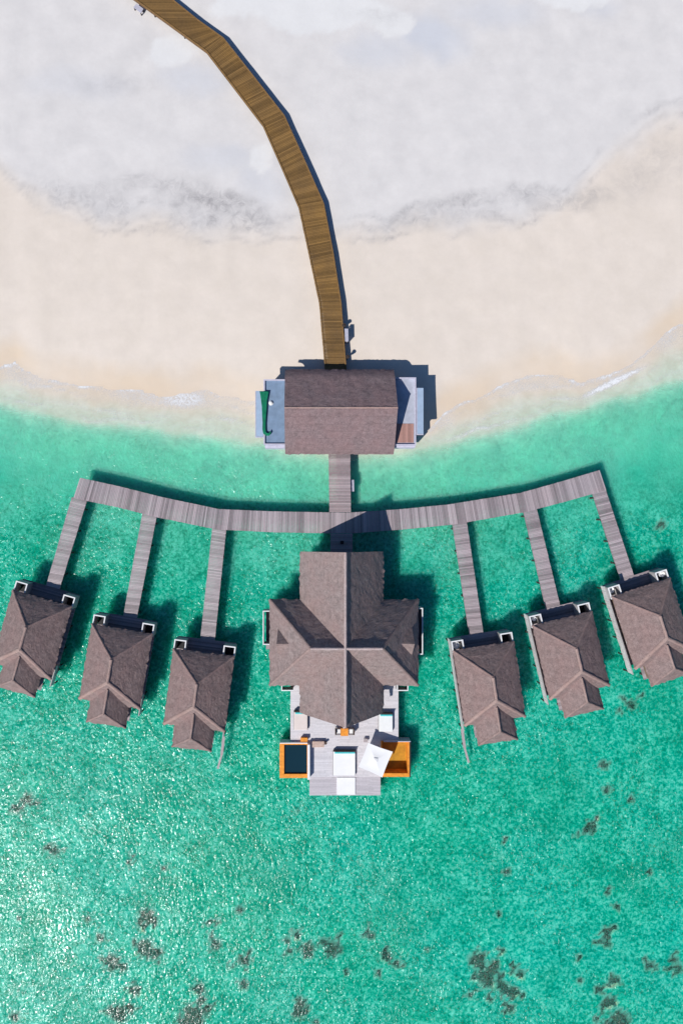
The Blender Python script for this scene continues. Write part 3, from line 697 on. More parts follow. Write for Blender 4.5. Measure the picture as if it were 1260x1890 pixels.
def tub(px, py, label, r=0.42):
    c = P(px, py, 2.6); root = thing('outdoor_tub', label, 'tub', (c.x, c.y, ZD), 0)
    mb = MB(); N = 20
    prof = [(0.0, 0.72), (0.30, 0.74), (0.36, 0.95), (0.42, 1.1), (0.36, 1.12)]
    prof = [(0.30, 0.0), (0.38, 0.5), (0.42, 1.05), (0.36, 1.08), (0.32, 0.9), (0.0, 0.86)]
    for (a, za), (b, zb) in zip(prof, prof[1:]):
        for k in range(N):
            t0 = 6.2832 * k / N; t1 = 6.2832 * (k + 1) / N; a_, b_ = a * r / 0.42, b * r / 0.42
            mb.quad((a_ * math.cos(t0), a_ * math.sin(t0), za), (a_ * math.cos(t1), a_ * math.sin(t1), za), (b_ * math.cos(t1), b_ * math.sin(t1), zb), (b_ * math.cos(t0), b_ * math.sin(t0), zb))
    mb.build('basin', M['canvas'], root, weld=True, smooth_=True)
    mb = MB(); mb.cyl(0, 0.5 * r, 0.03, 0.9, 1.35, 8); mb.build('tap', M['metal'], root)
tub(841, 1191, 'round white tub in the front left corner of the inner right villa', 0.42)
tub(1127, 1089, 'round white tub in the front left corner of the rightmost villa', 0.38)
tub(1221, 1060, 'round white tub in the front right corner of the rightmost villa', 0.34)
tub(985, 1142, 'small pale tub in the front left corner of the middle right villa', 0.28)

# ------------------------------------------------------------------ big central villa
EM, RM = 3.6, 8.8
bc = P(633, 1190, 3.6)
main = thing('thatched_villa', 'big cross-shaped thatched villa in the centre, much larger than the six around it', 'villa', (bc.x, bc.y, 0))
OX, OY = bc.x, bc.y
X0 = P(553, 0, EM).x - OX; X1 = P(708, 0, EM).x - OX; YN = P(0, 1018, EM).y - OY; YS = P(0, 1316, EM).y - OY
TX0 = P(497, 0, EM).x - OX; TX1 = P(772, 0, EM).x - OX; TY1 = P(0, 1106, EM).y - OY; TY0 = P(0, 1266, EM).y - OY
mb = MB(); xr = P(637.5, 0, RM).x - OX
k = dict(E=EM, R=RM, step=0.3)
n = (xr, YN + 0.2, RM); s = (xr, YS - 0.02, RM)
slope(mb, (X0, YN, EM), (X0, YS, EM), s, n, **k); slope(mb, (X1, YS, EM), (X1, YN, EM), n, s, **k)
TYM = P(0, 1197.5, RM).y - OY; we = (P(573, 0, RM).x - OX, TYM, RM - 0.02); ee = (P(706, 0, RM).x - OX, TYM, RM - 0.02)
slope(mb, (TX0, TY0, EM), (TX1, TY0, EM), ee, we, **k); slope(mb, (TX1, TY1, EM), (TX0, TY1, EM), we, ee, **k)
slope(mb, (TX0, TY1, EM), (TX0, TY0, EM), we, we, **k); slope(mb, (TX1, TY0, EM), (TX1, TY1, EM), ee, ee, **k)
roof = mb.build('roof', M['thatch_main'], main, weld=True, solid=0.28)
for (a_, b_) in ((n, s), (we, ee)): cb = MB(); cap(cb, a_, b_, 0.15, 0.10); cb.build('ridge_cap', M['cap_main'], roof, weld=True, smooth_=True)
for (x, y, q) in ((TX0, TY1, we), (TX0, TY0, we), (TX1, TY0, ee), (TX1, TY1, ee)): cb = MB(); cap(cb, (x, y, EM - 0.05), q, 0.17, 0.035); cb.build('hip_cap', M['hip_main'], roof, weld=True, smooth_=True)
# gable ends under the verge
mb = MB()
for (y, sg) in ((YN - 0.35, 1), (YS + 0.35, -1)):
    a = (X0 + 0.5, y, EM + 0.3); b = (X1 - 0.5, y, EM + 0.3); c = (xr, y, RM - 0.45)
    mb = MB(); mb.tri(a, b, c) if sg < 0 else mb.tri(b, a, c)
    mb.build('gable_panel', M['house_wall'], main, solid=0.1)
# gablets in the hipped ends
for sg, xf, xi in ((-1, P(512, 0, 6.0).x - OX, P(538, 0, 6.0).x - OX), (1, P(763, 0, 6.0).x - OX, P(735, 0, 6.0).x - OX)):
    mb = MB(); zr = 6.15; hwid = 1.5; kk = dict(E=zr - hwid, R=zr, step=0.25, drop=0.02, rag=0.03)
    a = (xf, TYM - hwid, zr - hwid); b = (xi - sg * 1.5, TYM - hwid, zr - hwid); c = (xi, TYM, zr); d = (xf + sg * 0.1, TYM, zr)
    a2 = (xf, TYM + hwid, zr - hwid); b2 = (xi - sg * 1.5, TYM + hwid, zr - hwid)
    if sg < 0: slope(mb, a, b, c, d, **kk); slope(mb, b2, a2, d, c, **kk)
    else: slope(mb, b, a, d, c, **kk); slope(mb, a2, b2, c, d, **kk)
    g = mb.build('dormer_roof', M['thatch_main'], main, weld=True, solid=0.12)
    mb = MB(); xx = xf - sg * 0.15
    mb.tri((xx, TYM - hwid + 0.1, zr - hwid), (xx, TYM + hwid - 0.1, zr - hwid), (xx, TYM, zr - 0.15)); mb.build('vent', M['dark_wood'], g, solid=0.05)
# walls
mb = MB(); zt = EM + 0.15; nx0, nx1, ny0, ny1 = X0 + 0.8, X1 - 0.8, YS + 0.9, YN - 0.9; tx0, tx1, ty0, ty1 = TX0 + 0.8, TX1 - 0.8, TY0 + 0.9, TY1 - 0.9
out = [(nx0, ny0), (nx1, ny0), (nx1, ty0), (tx1, ty0), (tx1, ty1), (nx1, ty1), (nx1, ny1), (nx0, ny1), (nx0, ty1), (tx0, ty1), (tx0, ty0), (nx0, ty0)]
for p, q in zip(out, out[1:] + out[:1]):
    mb.beam((p[0], p[1], (ZD + zt) / 2), (q[0], q[1], (ZD + zt) / 2), 0.14, zt - ZD)
mb.build('wall', M['house_wall'], main)
for (a, b, c, d) in ((nx0 + 0.8, nx0 + 2.6, ny0 - 0.11, ny0 - 0.07), (nx0 + 3.0, nx1 - 3.0, ny0 - 0.11, ny0 - 0.07), (nx1 - 2.6, nx1 - 0.8, ny0 - 0.11, ny0 - 0.07)):
    m_ = MB(); m_.box(a, b, c, d, ZD + 0.1, ZD + 2.1); w = m_.build('window', M['glass'], main)
    m_ = MB(); m_.box(a - 0.08, b + 0.08, c - 0.02, d, ZD + 2.1, ZD + 2.18); m_.box(a - 0.08, a, c - 0.02, d, ZD, ZD + 2.1); m_.box(b, b + 0.08, c - 0.02, d, ZD, ZD + 2.1); m_.build('window_frame', M['dark_wood'], w)
for sg, xw in ((-1, tx0 - 0.11), (1, tx1 + 0.07)):
    m_ = MB(); m_.box(xw, xw + 0.04, TYM - 1.2, TYM + 1.2, ZD + 0.4, ZD + 1.9); m_.build('window', M['glass'], main)
m_ = MB(); m_.box(xr - 0.8, xr + 0.8, ny1 + 0.07, ny1 + 0.12, ZD, ZD + 2.1); dr = m_.build('door', M['dark_wood'], main)
m_ = MB(); m_.box(xr + 0.55, xr + 0.62, ny1 + 0.12, ny1 + 0.17, ZD + 0.95, ZD + 1.15); m_.build('handle', M['metal'], dr)
# house floor
mb = MB(); mb.box(nx0 - 0.3, nx1 + 0.3, ny0 + 0.2, ny1 + 0.35, ZD - 0.2, ZD - 0.01); mb.box(tx0 - 0.3, nx0 - 0.31, ty0 - 0.2, ty1 + 0.2, ZD - 0.2, ZD - 0.012); mb.box(nx1 + 0.31, tx1 + 0.3, ty0 - 0.2, ty1 + 0.2, ZD - 0.2, ZD - 0.012)
mb.build('floor', M['deck_grey'], main)
for x in (nx0, xr, nx1):
    for k_ in range(7):
        m_ = MB(); m_.cyl(x, ny0 + 0.4 + k_ * (ny1 - ny0 - 0.6) / 6, 0.16, -1.8, ZD - 0.2, 8); m_.build('post', M['post'], main)
for x in (tx0 + 0.1, tx1 - 0.1):
    for k_ in range(4):
        m_ = MB(); m_.cyl(x, ty0 + 0.2 + k_ * (ty1 - ty0 - 0.4) / 3, 0.16, -1.8, ZD - 0.2, 8); m_.build('post', M['post'], main)
def LB(px0, px1, py0, py1, z): 
    a = P(px0, py1, z); b = P(px1, py0, z); return a.x - OX, b.x - OX, a.y - OY, b.y - OY
# side bays with white copings and the two small south ones
x0, x1, y0, y1 = LB(485, 505, 1127, 1190, 3.0); enclosure(main, x0, TX0 + 0.7, y0, y1, ZD, 3.0, 'e', w=0.11)
x0, x1, y0, y1 = LB(760, 780, 1122, 1208, 3.0); enclosure(main, TX1 - 0.7, x1, y0, y1, ZD, 3.0, 'w', w=0.11)
x0, x1, y0, y1 = LB(519, 541, 1255, 1275, 3.0); enclosure(main, x0, x1, y0, y1 + 0.2, ZD, 3.0, 'ne', w=0.11)
x0, x1, y0, y1 = LB(732, 753, 1255, 1275, 3.0); enclosure(main, x0, x1, y0, y1 + 0.2, ZD, 3.0, 'n', w=0.11)
for sg, xx in ((-1, TX0 - 0.5), (1, TX1 + 0.5)):
    m_ = MB(); m_.box(min(xx, xx - sg * 1.2), max(xx, xx - sg * 1.2), TYM - 1.5, TYM + 3.0, ZD - 0.12, ZD); m_.build('balcony_floor', M['deck_grey'], main)

# terrace: three deck levels
ter = thing('terrace', 'bleached plank sun terrace stepping out over the water south of the central villa', 'deck', (P(637, 1400, 0).x, P(637, 1400, 0).y, 0))
def planks_box(mb, x0, x1, y0, y1, z, horiz=True, pl=0.13, th=0.06):
    if horiz:
        y = y0
        while y < y1 - 0.02:
            x = x0
            while x < x1 - 0.02:
                x2 = min(x1, x + random.uniform(1.5, 3.2)); x2 = x1 if x1 - x2 < 0.6 else x2
                mb.box(x, x2 - 0.008, y, min(y + pl - 0.012, y1), z - th, z + random.uniform(-0.003, 0.003), random.random()); x = x2
            y += pl
    else:
        x = x0
        while x < x1 - 0.02:
            mb.box(x, min(x + pl - 0.012, x1), y0, y1, z - th, z + random.uniform(-0.003, 0.003), random.random()); x += pl
def WB(px0, px1, py0, py1, z):
    a = P(px0, py1, z); b = P(px1, py0, z); return a.x, b.x, a.y, b.y
mb = MB(); u = WB(536, 735, 1262, 1370, ZD); planks_box(mb, *u, ZD + 0.004); 
v = WB(572, 705, 1370, 1434, ZD); planks_box(mb, v[0], v[1], v[2], u[2], ZD + 0.004)
mb.build('planking', M['deck_white'], ter, world=True)
ZL = 1.2
mb = MB(); w = WB(571, 702, 1434, 1468, ZL); planks_box(mb, w[0], w[1], w[2], v[2] - 0.04, ZL); mb.build('lower_deck', M['deck_low'], ter, world=True)
for (a, b, zz_) in (((u[0] + .06, u[3]), (u[0] + .06, u[2]), ZD - .18), ((u[1] - .06, u[3]), (u[1] - .06, u[2]), ZD - .18), ((v[0], v[2] + .02), (v[1], v[2] + .02), ZD - .18),
                 ((w[0], w[2] + .06), (w[1], w[2] + .06), ZL - .17), ((w[0] + .06, w[2] + .12), (w[0] + .06, w[3] - .2), ZL - .17), ((w[1] - .06, w[2] + .12), (w[1] - .06, w[3] - .2), ZL - .17)):
    mb = MB(); mb.beam((a[0], a[1], zz_), (b[0], b[1], zz_), 0.12, 0.2); mb.build('edge_beam', M['deck_edge'], ter, world=True)
for (x, y, z) in [(u[0] + 0.2, yy, ZD) for yy in (u[2] + .3, u[2] + 3, u[3] - .3)] + [(u[1] - 0.2, yy, ZD) for yy in (u[2] + .3, u[2] + 3, u[3] - .3)] + [(xx, w[2] + 0.3, ZL) for xx in (w[0] + .3, (w[0] + w[1]) / 2, w[1] - .3)] + [(xx, v[2] + 0.3, ZD) for xx in (v[0] + .3, v[1] - .3)]:
    m_ = MB(); m_.cyl(x, y, 0.13, -1.8, z - 0.07, 8); m_.build('post', M['post'], ter, world=True)
# pools
def pool(px0, px1, py0, py1, z, label, wet, rimw, name):
    x0, x1, y0, y1 = WB(px0, px1, py0, py1, z); c = ((x0 + x1) / 2, (y0 + y1) / 2, 0.3)
    r = thing(name, label, 'pool', c); rw, re, rs, rn = rimw
    mb = MB(); mb.box(x0, x1, y0, y0 + rs, 0.3, z); mb.box(x0, x1, y1 - rn, y1, 0.3, z)
    mb.box(x0, x0 + rw, y0 + rs, y1 - rn, 0.3, z); mb.box(x1 - re, x1, y0 + rs, y1 - rn, 0.3, z)
    mb.build('rim', M['orange'], r, world=True, bevel=0.02)
    mb = MB(); mb.box(x0 + rw, x1 - re, y0 + rs, y1 - rn, 0.3, 0.5); mb.build('basin_floor', M['pool_tile' if wet else 'orange_floor'], r, world=True)
    if wet:
        n_ = NT('pool water'); p = n_.principled((0.008, 0.03, 0.045), 0.06, n_.bump(n_.noise(n_.pos(), 2.0, 2), 0.2, 0.05), 0.5)
        mb = MB(); mb.box(x0 + rw, x1 - re, y0 + rs, y1 - rn, 0.5, z - 0.22); mb.build('pool_water', n_.m, r, world=True)
    for (x, y) in ((x0 + .2, y0 + .2), (x1 - .2, y0 + .2), (x0 + .2, y1 - .2), (x1 - .2, y1 - .2)):
        m_ = MB(); m_.cyl(x, y, 0.14, -1.8, 0.3, 8); m_.build('post', M['post'], r, world=True)
    return r, (x0, x1, y0, y1)
pl, q = pool(516, 567.5, 1372, 1436, 1.75, 'orange timber plunge pool filled with dark water, left of the terrace', True, (0.52, 0.06, 0.45, 0.16), 'plunge_pool')
mb = MB(); mb.box(q[1] + 0.0, q[1] + 0.26, q[2], q[3], 0.4, 2.25); mb.build('side_wall', M['white'], pl, world=True)
mb = MB(); mb.box(q[0] - 0.0, q[1] - 0.01, q[3], q[3] + 0.10, 0.6, 1.85); mb.build('back_wall', M['white'], pl, world=True)
pr, q2 = pool(703, 757, 1369, 1434, 1.85, 'orange timber plunge pool with ochre floor, partly under the white umbrella', False, (0.12, 0.30, 0.42, 0.10), 'plunge_pool')
mb = MB(); mb.box(q2[0] + 0.3, q2[1] + 0.02, q2[3], q2[3] + 0.08, 0.6, 1.93); mb.build('back_wall', M['parapet'], pr, world=True)
mb = MB(); mb.box(q2[1] - 0.12, q2[1] + 0.02, q2[2], q2[3], 1.852, 1.92); mb.build('coping', M['dark_wood'], pr, world=True)

# furniture
def daybed(px0, px1, py0, py1, z, label, mat='cushion', pil='teal', hgt=0.5, pillow=True, rot=0.0):
    x0, x1, y0, y1 = WB(px0, px1, py0, py1, z + hgt); cx, cy = (x0 + x1) / 2, (y0 + y1) / 2; a, b = (x1 - x0) / 2, (y1 - y0) / 2
    r = thing('daybed', label, 'daybed', (cx, cy, z + 0.004), rot, 'daybeds on the terrace')
    mb = MB(); mb.box(-a, a, -b, b, 0.12, 0.28); mb.build('frame', M['dark_wood'], r, bevel=0.02)
    for sx in (-1, 1):
        for sy in (-1, 1):
            mb = MB(); mb.box(sx * (a - .1) - .05, sx * (a - .1) + .05, sy * (b - .1) - .05, sy * (b - .1) + .05, 0, 0.12); mb.build('leg', M['dark_wood'], r)
    mb = MB(); mb.box(-a + .03, a - .03, -b + .03, b - .14, 0.28, hgt); mb.build('mattress', M[mat], r, bevel=0.06)
    if pillow:
        mb = MB(); mb.box(-a + .18, a - .08, b - 0.34, b - 0.13, hgt + 0.005, hgt + 0.13); mb.build('pillow', M[pil], r, bevel=0.05)
    mb = MB(); mb.box(-a + .05, a, b - 0.09, b, 0.28, hgt + 0.14); mb.build('headboard', M['dark_wood'], r, bevel=0.02)
    return r
daybed(542, 568, 1312, 1348, ZD, 'cream daybed on the left side of the terrace beside the thatched eave', 'cream', hgt=0.45)
daybed(698.5, 725, 1316, 1351, ZD, 'white daybed on the right side of the terrace beside the thatched eave', 'cushion', hgt=0.45)
daybed(614.5, 656, 1385, 1432, ZD, 'large square white daybed in the middle of the terrace', 'canvas', hgt=0.38)
mb = MB(); a = WB(621.5, 655.5, 1434.5, 1467, ZL + 0.1); mb.box(a[0], a[1], a[2] + 0.02, a[3] - .02, ZL + 0.008, ZL + 0.12)
single(mb, 'floor_mat', M['canvas'], 'plain white square mat lying on the lowest deck step above the water', 'mat', bevel=0.03)
# table and chairs under the ridge end
c = P(635.5, 1351, 2.1); t = thing('side_table', 'small square orange table beneath the ridge end of the central roof', 'table', (c.x, c.y, ZD + 0.004))
mb = MB(); mb.box(-0.42, 0.42, -0.42, 0.42, 0.66, 0.71); mb.build('tabletop', M['orange'], t, bevel=0.015)
for sx in (-1, 1):
    for sy in (-1, 1): mb = MB(); mb.box(sx * .33 - .03, sx * .33 + .03, sy * .33 - .03, sy * .33 + .03, 0, 0.66); mb.build('leg', M['orange'], t)
for px, lab, rz in ((624, 'brown wicker chair on the left of the small orange table', -math.pi / 2), (648, 'brown wicker chair on the right of the small orange table', math.pi / 2)):
    c = P(px, 1350, 2.0); r = thing('wicker_chair', lab, 'chair', (c.x, c.y, ZD + 0.004), rz, 'wicker chairs at the orange table')
    mb = MB(); mb.box(-0.3, 0.3, -0.28, 0.3, 0.34, 0.42); mb.build('seat', M['wicker'], r, bevel=0.02)
    mb = MB(); mb.box(-0.24, 0.24, -0.2, 0.26, 0.425, 0.50); mb.build('cushion', M['cushion'], r, bevel=0.03)
    mb = MB(); mb.box(-0.32, 0.32, -0.36, -0.285, 0.3, 0.85); mb.build('backrest', M['wicker'], r, bevel=0.03)
    for sx in (-1, 1):
        mb = MB(); mb.box(sx * .335 - .035, sx * .335 + .035, -0.28, 0.28, 0.56, 0.62); mb.build('armrest', M['wicker'], r)
        for y in (-0.26, 0.26): mb = MB(); mb.box(sx * .335 - .03, sx * .335 + .03, y - .03, y + .03, 0, 0.555); mb.build('leg', M['wicker'], r)
# bench and stool near the left pool
c = P(588, 1374, 1.9); r = thing('bench', 'low beige wooden bench between the dark plunge pool and the large daybed', 'bench', (c.x, c.y, ZD + 0.004))
mb = MB()
for k_ in range(4): mb.box(-0.72, 0.62, -0.33 + k_ * 0.17, -0.18 + k_ * 0.17, 0.36, 0.41)
mb.build('seat', M['bench'], r, bevel=0.01)
for x in (-0.6, 0.5): mb = MB(); mb.box(x - .05, x + .05, -0.3, 0.3, 0, 0.36); mb.build('leg', M['bench'], r)
c = P(601, 1373, 2.1); mb = MB(); mb.cyl(c.x, c.y, 0.11, ZD + 0.004, ZD + 0.38, 12, 0.13); mb.cyl(c.x, c.y, 0.15, ZD + 0.38, ZD + 0.42, 12)
single(mb, 'stool', M['wicker'], 'tiny round dark stool at the right end of the beige bench', 'stool')
c = P(561, 1369, 2.1); r = thing('storage_box', 'small orange timber storage box behind the dark plunge pool', 'box', (c.x, c.y, ZD + 0.004))
mb = MB(); mb.box(-0.37, 0.37, 0.0, 0.36, 0, 0.42); mb.build('body', M['orange'], r, bevel=0.01); mb = MB(); mb.box(-0.4, 0.4, -0.03, 0.39, 0.42, 0.48); mb.build('lid', M['orange'], r, bevel=0.01)
c = P(675, 1367, 1.9); r = thing('footstool', 'pale pinkish footstool beside the upper left corner of the umbrella', 'stool', (c.x, c.y, ZD + 0.004))
mb = MB(); mb.box(-0.26, 0.22, -0.2, 0.2, 0.25, 0.36); mb.build('seat', M['deck_pale'], r, bevel=0.03)
for x in (-.2, .16):
    for y in (-.15, .15): mb = MB(); mb.cyl(x, y, 0.025, 0, 0.25, 8); mb.build('leg', M['bench'], r)
# umbrella
ZU = 3.05
cs = [P(679, 1371, ZU), P(724.5, 1387.5, ZU), P(705, 1435, ZU), P(661, 1415.5, ZU)]
c = sum(cs, Vector()) / 4; um = thing('umbrella', 'square white canvas umbrella tilted round over the terrace corner and the ochre pool', 'umbrella', (c.x, c.y, ZD + 0.004))
top = Vector((c.x, c.y, ZU + 0.12)); mb = MB()
for k_ in range(4):
    a, b = cs[k_], cs[(k_ + 1) % 4]; N = 8
    for i in range(N):
        for j in range(N):
            def pt(u_, v_):
                e = a.lerp(b, u_); sag = 0.10 * math.sin(math.pi * u_) * v_ * v_
                p = top.lerp(e, v_); p.z -= 0.06 * math.sin(math.pi * v_); p.z += -0.02 * sag
                p += (c - e).normalized() * sag * 0.5; return p
            q = [pt(i / N, (j + 1) / N), pt((i + 1) / N, (j + 1) / N), pt((i + 1) / N, j / N), pt(i / N, j / N)]
            mb.quad(q[3], q[0], q[1], q[2])
cn = mb.build('canopy', M['canvas'], um, world=True, weld=True, solid=0.015)
mb = MB()
for k_ in range(4):
    e = cs[k_]; mb.beam(top + Vector((0, 0, -0.17)), e + Vector((0, 0, -0.12)), 0.04, 0.04)
mb.build('ribs', M['bench'], um, world=True)
mb = MB(); mb.cyl(c.x, c.y, 0.045, ZD, ZU + 0.18, 10); mb.build('pole', M['bench'], um, world=True)
mb = MB()
vs = [top + Vector((x, y, 0.02)) for x, y in ((-.25, -.2), (.2, -.25), (.25, .2), (-.2, .25))]; tp = top + Vector((0, 0, 0.08))
for i in range(4): mb.tri(vs[i], vs[(i + 1) % 4], tp)
mb.build('vent_cap', M['canvas'], um, world=True, solid=0.01)
mb = MB(); mb.cyl(c.x, c.y, 0.35, ZD + 0.004, ZD + 0.1, 16); mb.build('base', M['metal'], um, world=True)

# ------------------------------------------------------------------ pavilion on the shore
EP, RP = 3.25, 5.75
pc = P(628, 757, EP); pav = thing('pavilion', 'wide thatched entrance pavilion standing on the shoreline between sand and water', 'building', (pc.x, pc.y, 0))
PX, PY = pc.x, pc.y
def LP(px, py, z): v = P(px, py, z); return (v.x - PX, v.y - PY)
x0 = LP(526, 0, EP)[0]; x1 = LP(727, 0, EP)[0]; y1 = LP(0, 680, EP)[1]; y0 = LP(0, 838, EP)[1]; yr = LP(0, 752, RP)[1]
mb = MB(); k = dict(E=EP, R=RP, step=0.25, drop=0.5, rag=0.10)
xl = x0 + 0.02; xrr = x1 + 0.1
slope(mb, (x0, y0, EP), (x1, y0, EP), (xrr, yr, RP), (xl, yr, RP), **k); slope(mb, (x1, y1, EP), (x0, y1, EP), (xl, yr, RP), (xrr, yr, RP), **k)
rf = mb.build('roof', M['thatch_pav'], pav, weld=True, solid=0.28)
cb = MB(); cap(cb, (xl, yr, RP), (xrr, yr, RP), 0.10, 0.07); cb.build('ridge_cap', M['cap'], rf, weld=True, smooth_=True)
mb = MB()
for xx in (x0 + 0.45, x1 - 0.45): mb = MB(); mb.tri((xx, y0 + 0.7, EP + 0.05), (xx, y1 - 0.7, EP + 0.05), (xx, yr, RP - 0.4)); mb.build('gable_panel', M['house_wall'], pav, solid=0.1)
for (xa, xb, xw) in ((x0 + 0.621, -1.6, x0 + 0.5), (1.6, x1 - 0.621, x1 - 0.62)):
    mb = MB(); mb.box(xw, xw + 0.12, y0 + 0.9, y1 - 0.9, ZD, EP + 0.1)
    for yy in (y0 + 0.9, y1 - 1.02): mb.box(xa, xb, yy, yy + 0.12, ZD, EP + 0.1)
    mb.build('wall', M['house_wall'], pav)
for (a, b) in ((x0 + 1.2, -2.2), (2.2, x1 - 1.2)):
    for yy in (y0 + 0.86, y1 - 0.9):
        m_ = MB(); m_.box(a, b, yy, yy + 0.04, ZD + 0.5, ZD + 1.5); w_ = m_.build('window', M['glass'], pav)
mb = MB(); mb.box(x0 + 0.3, x1 - 0.3, y0 + 0.6, y1 - 0.6, ZD - 0.25, ZD - 0.008); mb.build('floor', M['deck_pink'], pav)
for xx in (x0 + 0.6, -3, 0, 3, x1 - 0.6):
    for yy in (y0 + 0.9, yr, y1 - 0.9):
        m_ = MB(); m_.cyl(xx, yy, 0.18, -1.5, ZD - 0.25, 10); m_.build('post', M['post'], pav)
# flat-roofed wings
ZW = 3.15
def wing(pxa, pxb, pya, pyb, zt, mat, name, inner, par=0.22, parmat='parapet', pw=0.14, floor_only=False):
    a = LP(pxa, pyb, zt); b = LP(pxb, pya, zt)
    mb = MB(); mb.box(a[0] + 0.3, b[0] - 0.3, a[1] + 0.3, b[1] - 0.3, 0.2 if zt > 3 else ZD, zt - 0.36); mb.build('wing_wall', M['plaster'], pav)
    mb = MB(); mb.box(a[0], b[0], a[1], b[1], zt - 0.36, zt - par); o = mb.build(name, M[mat], pav)
    mb = MB()
    if par:
        mb.box(a[0], b[0], b[1] - pw, b[1], zt - par, zt); mb.box(a[0], b[0], a[1], a[1] + pw, zt - par, zt)
        if inner != 'w': mb.box(a[0], a[0] + pw, a[1] + pw, b[1] - pw, zt - par, zt)
        if inner != 'e': mb.box(b[0] - pw, b[0], a[1] + pw, b[1] - pw, zt - par, zt)
        mb.build('parapet', M[parmat], o)
    return a, b
wing(486.5, 540, 700, 821, 3.3, 'slab_blue', 'flat_roof', 'e')
wing(715, 767.5, 696.5, 822, 3.3, 'slab_pale', 'flat_roof', 'w')
a = LP(730, 817, 3.1); b = LP(763, 782, 3.1)
mb = MB(); planks_box(mb, a[0], b[0], a[1], b[1], 3.12, horiz=False, pl=0.15, th=0.035); mb.build('deck_panel', M['terracotta'], pav)
for (u0, u1, v0, v1, z) in ((472.5, 486, 721.5, 806, 2.75), (769.5, 781, 716, 801, 3.25)):
    a = LP(u0, v1, z); b = LP(u1, v0, z)
    mb = MB(); mb.box(a[0], b[0], a[1], b[1], z - 0.1, z); cpy = mb.build('side_canopy', M['strip_blue'], pav)
    mb = MB(); mb.box(a[0], b[0], a[1] - 0.1, a[1], z - 0.16, z + 0.03); mb.box(a[0] - 0.08, a[0], a[1] - 0.1, b[1], z - 0.16, z + 0.03); mb.build('fascia', M['parapet'], cpy)
    for yy in (a[1] + 0.2, b[1] - 0.2):
        m_ = MB(); m_.box((a[0] + b[0]) / 2 - .06, (a[0] + b[0]) / 2 + .06, yy - .06, yy + .06, -0.3, z - 0.1); m_.build('post', M['dark_wood'], pav)
    mb = MB(); mb.box((a[0] + b[0]) / 2 - .03, (a[0] + b[0]) / 2 + .03, a[1] + 0.26, b[1] - 0.26, 0.2, z - 0.1); mb.build('screen_wall', M['plaster'], pav)
for (u0, u1, v0, v1) in ((489, 526, 820.5, 827), (728, 766, 820.5, 826)):   # lower step fronts
    a = LP(u0, v1, 2.9); b = LP(u1, v0, 2.9); mb = MB(); mb.box(a[0], b[0], a[1], b[1] + 0.1, 1.2, 2.9); mb.build('front_ledge', M['parapet'], pav)
# things on the wing roofs
c = P(500, 744, 3.1); mb = MB(); mb.cyl(c.x, c.y, 0.26, 3.08, 3.16, 16); mb.ball(c.x, c.y, 3.17, 0.22, 0.22, 0.17, 16, 8)
single(mb, 'roof_light', M['cushion'], 'small round white dome light on the blue left flat roof of the pavilion', 'lamp', smooth_=False)
# green shade cloth lying over the left parapet
pts = [(479, 722, 496, 722), (480.5, 730, 495, 728), (482, 740, 492.5, 742), (483.5, 752, 492.5, 752), (484, 765, 491.5, 765), (485, 780, 490.5, 780), (484.5, 792, 490.5, 791), (486, 800, 491, 797), (491, 804, 493.5, 799), (497, 804, 496.5, 799), (500.5, 799.5, 497.5, 797.5), (499, 795, 497, 796)]
mb = MB(); rows = []
dens = []
for (p, q) in zip(pts, pts[1:]):
    for s_ in range(4): dens.append(tuple(lerp(p[i], q[i], s_ / 4) for i in range(4)))
dens.append(pts[-1])
for i, (a0, b0, a1, b1) in enumerate(dens):
    row = []
    for j in range(7):
        t_ = j / 6; z = 3.36 + 0.04 * math.sin(j * 2.4 + i * 0.1) + 0.03 * nz(i, j, 0.4, 2); row.append(P(lerp(a0, a1, t_), lerp(b0, b1, t_), z))
    rows.append(row)
for i in range(len(rows) - 1):
    for j in range(6): mb.quad(rows[i][j], rows[i + 1][j], rows[i + 1][j + 1], rows[i][j + 1])
single(mb, 'shade_cloth', M['green_cloth'], 'long green cloth draped over the left parapet of the pavilion, curled at its lower end', 'cloth', weld=True, smooth_=True, solid=0.03)

# ------------------------------------------------------------------ small things along the walkways
def landing(cs, z, zb, label, name='landing', mat='grey_box', cat='landing'):
    ps = [P(x, y, z) for x, y in cs]; c = sum(ps, Vector()) / len(ps); r = thing(name, label, cat, (c.x, c.y, zb))
    mb = MB(); mb.prism([(p.x, p.y) for p in ps], z - 0.08, z); mb.build('top', M[mat], r, world=True, bevel=0.01)
    for i, p in enumerate(ps):
        q = p.lerp(c, 0.15); m_ = MB(); m_.box(q.x - .05, q.x + .05, q.y - .05, q.y + .05, zb, z - 0.08); m_.build('leg', M['dark_wood'], r, world=True)
    return r
landing([(636.8, 630), (643, 630), (642.5, 606.5), (635.8, 606.5)][::1], 1.75, 0.1, 'narrow pale grey service counter on the right side of the golden boardwalk', 'service_counter', cat='counter')
mb = MB(); a = WB(637, 642.6, 607, 630, 1.7); mb.box(a[0] + .1, a[1] - .06, a[2] + .06, a[3] - .06, 0.45, 1.62)
bpy.context.view_layer.update()
o = mb.build('cabinet_body', M['grey_box'], bpy.data.objects['service_counter'], world=True)
landing([(246.5, 13), (252, 6.5), (265, 16), (260.5, 24)], 1.2, 0.2, 'small grey wooden step landing beside the upper end of the golden boardwalk')
landing([(647, 907), (653.5, 907), (653, 885.5), (646.5, 885.5)], 1.2, -1.2, 'small pale lilac boarding step on the right side of the pinkish walkway', 'boarding_step', cat='step')
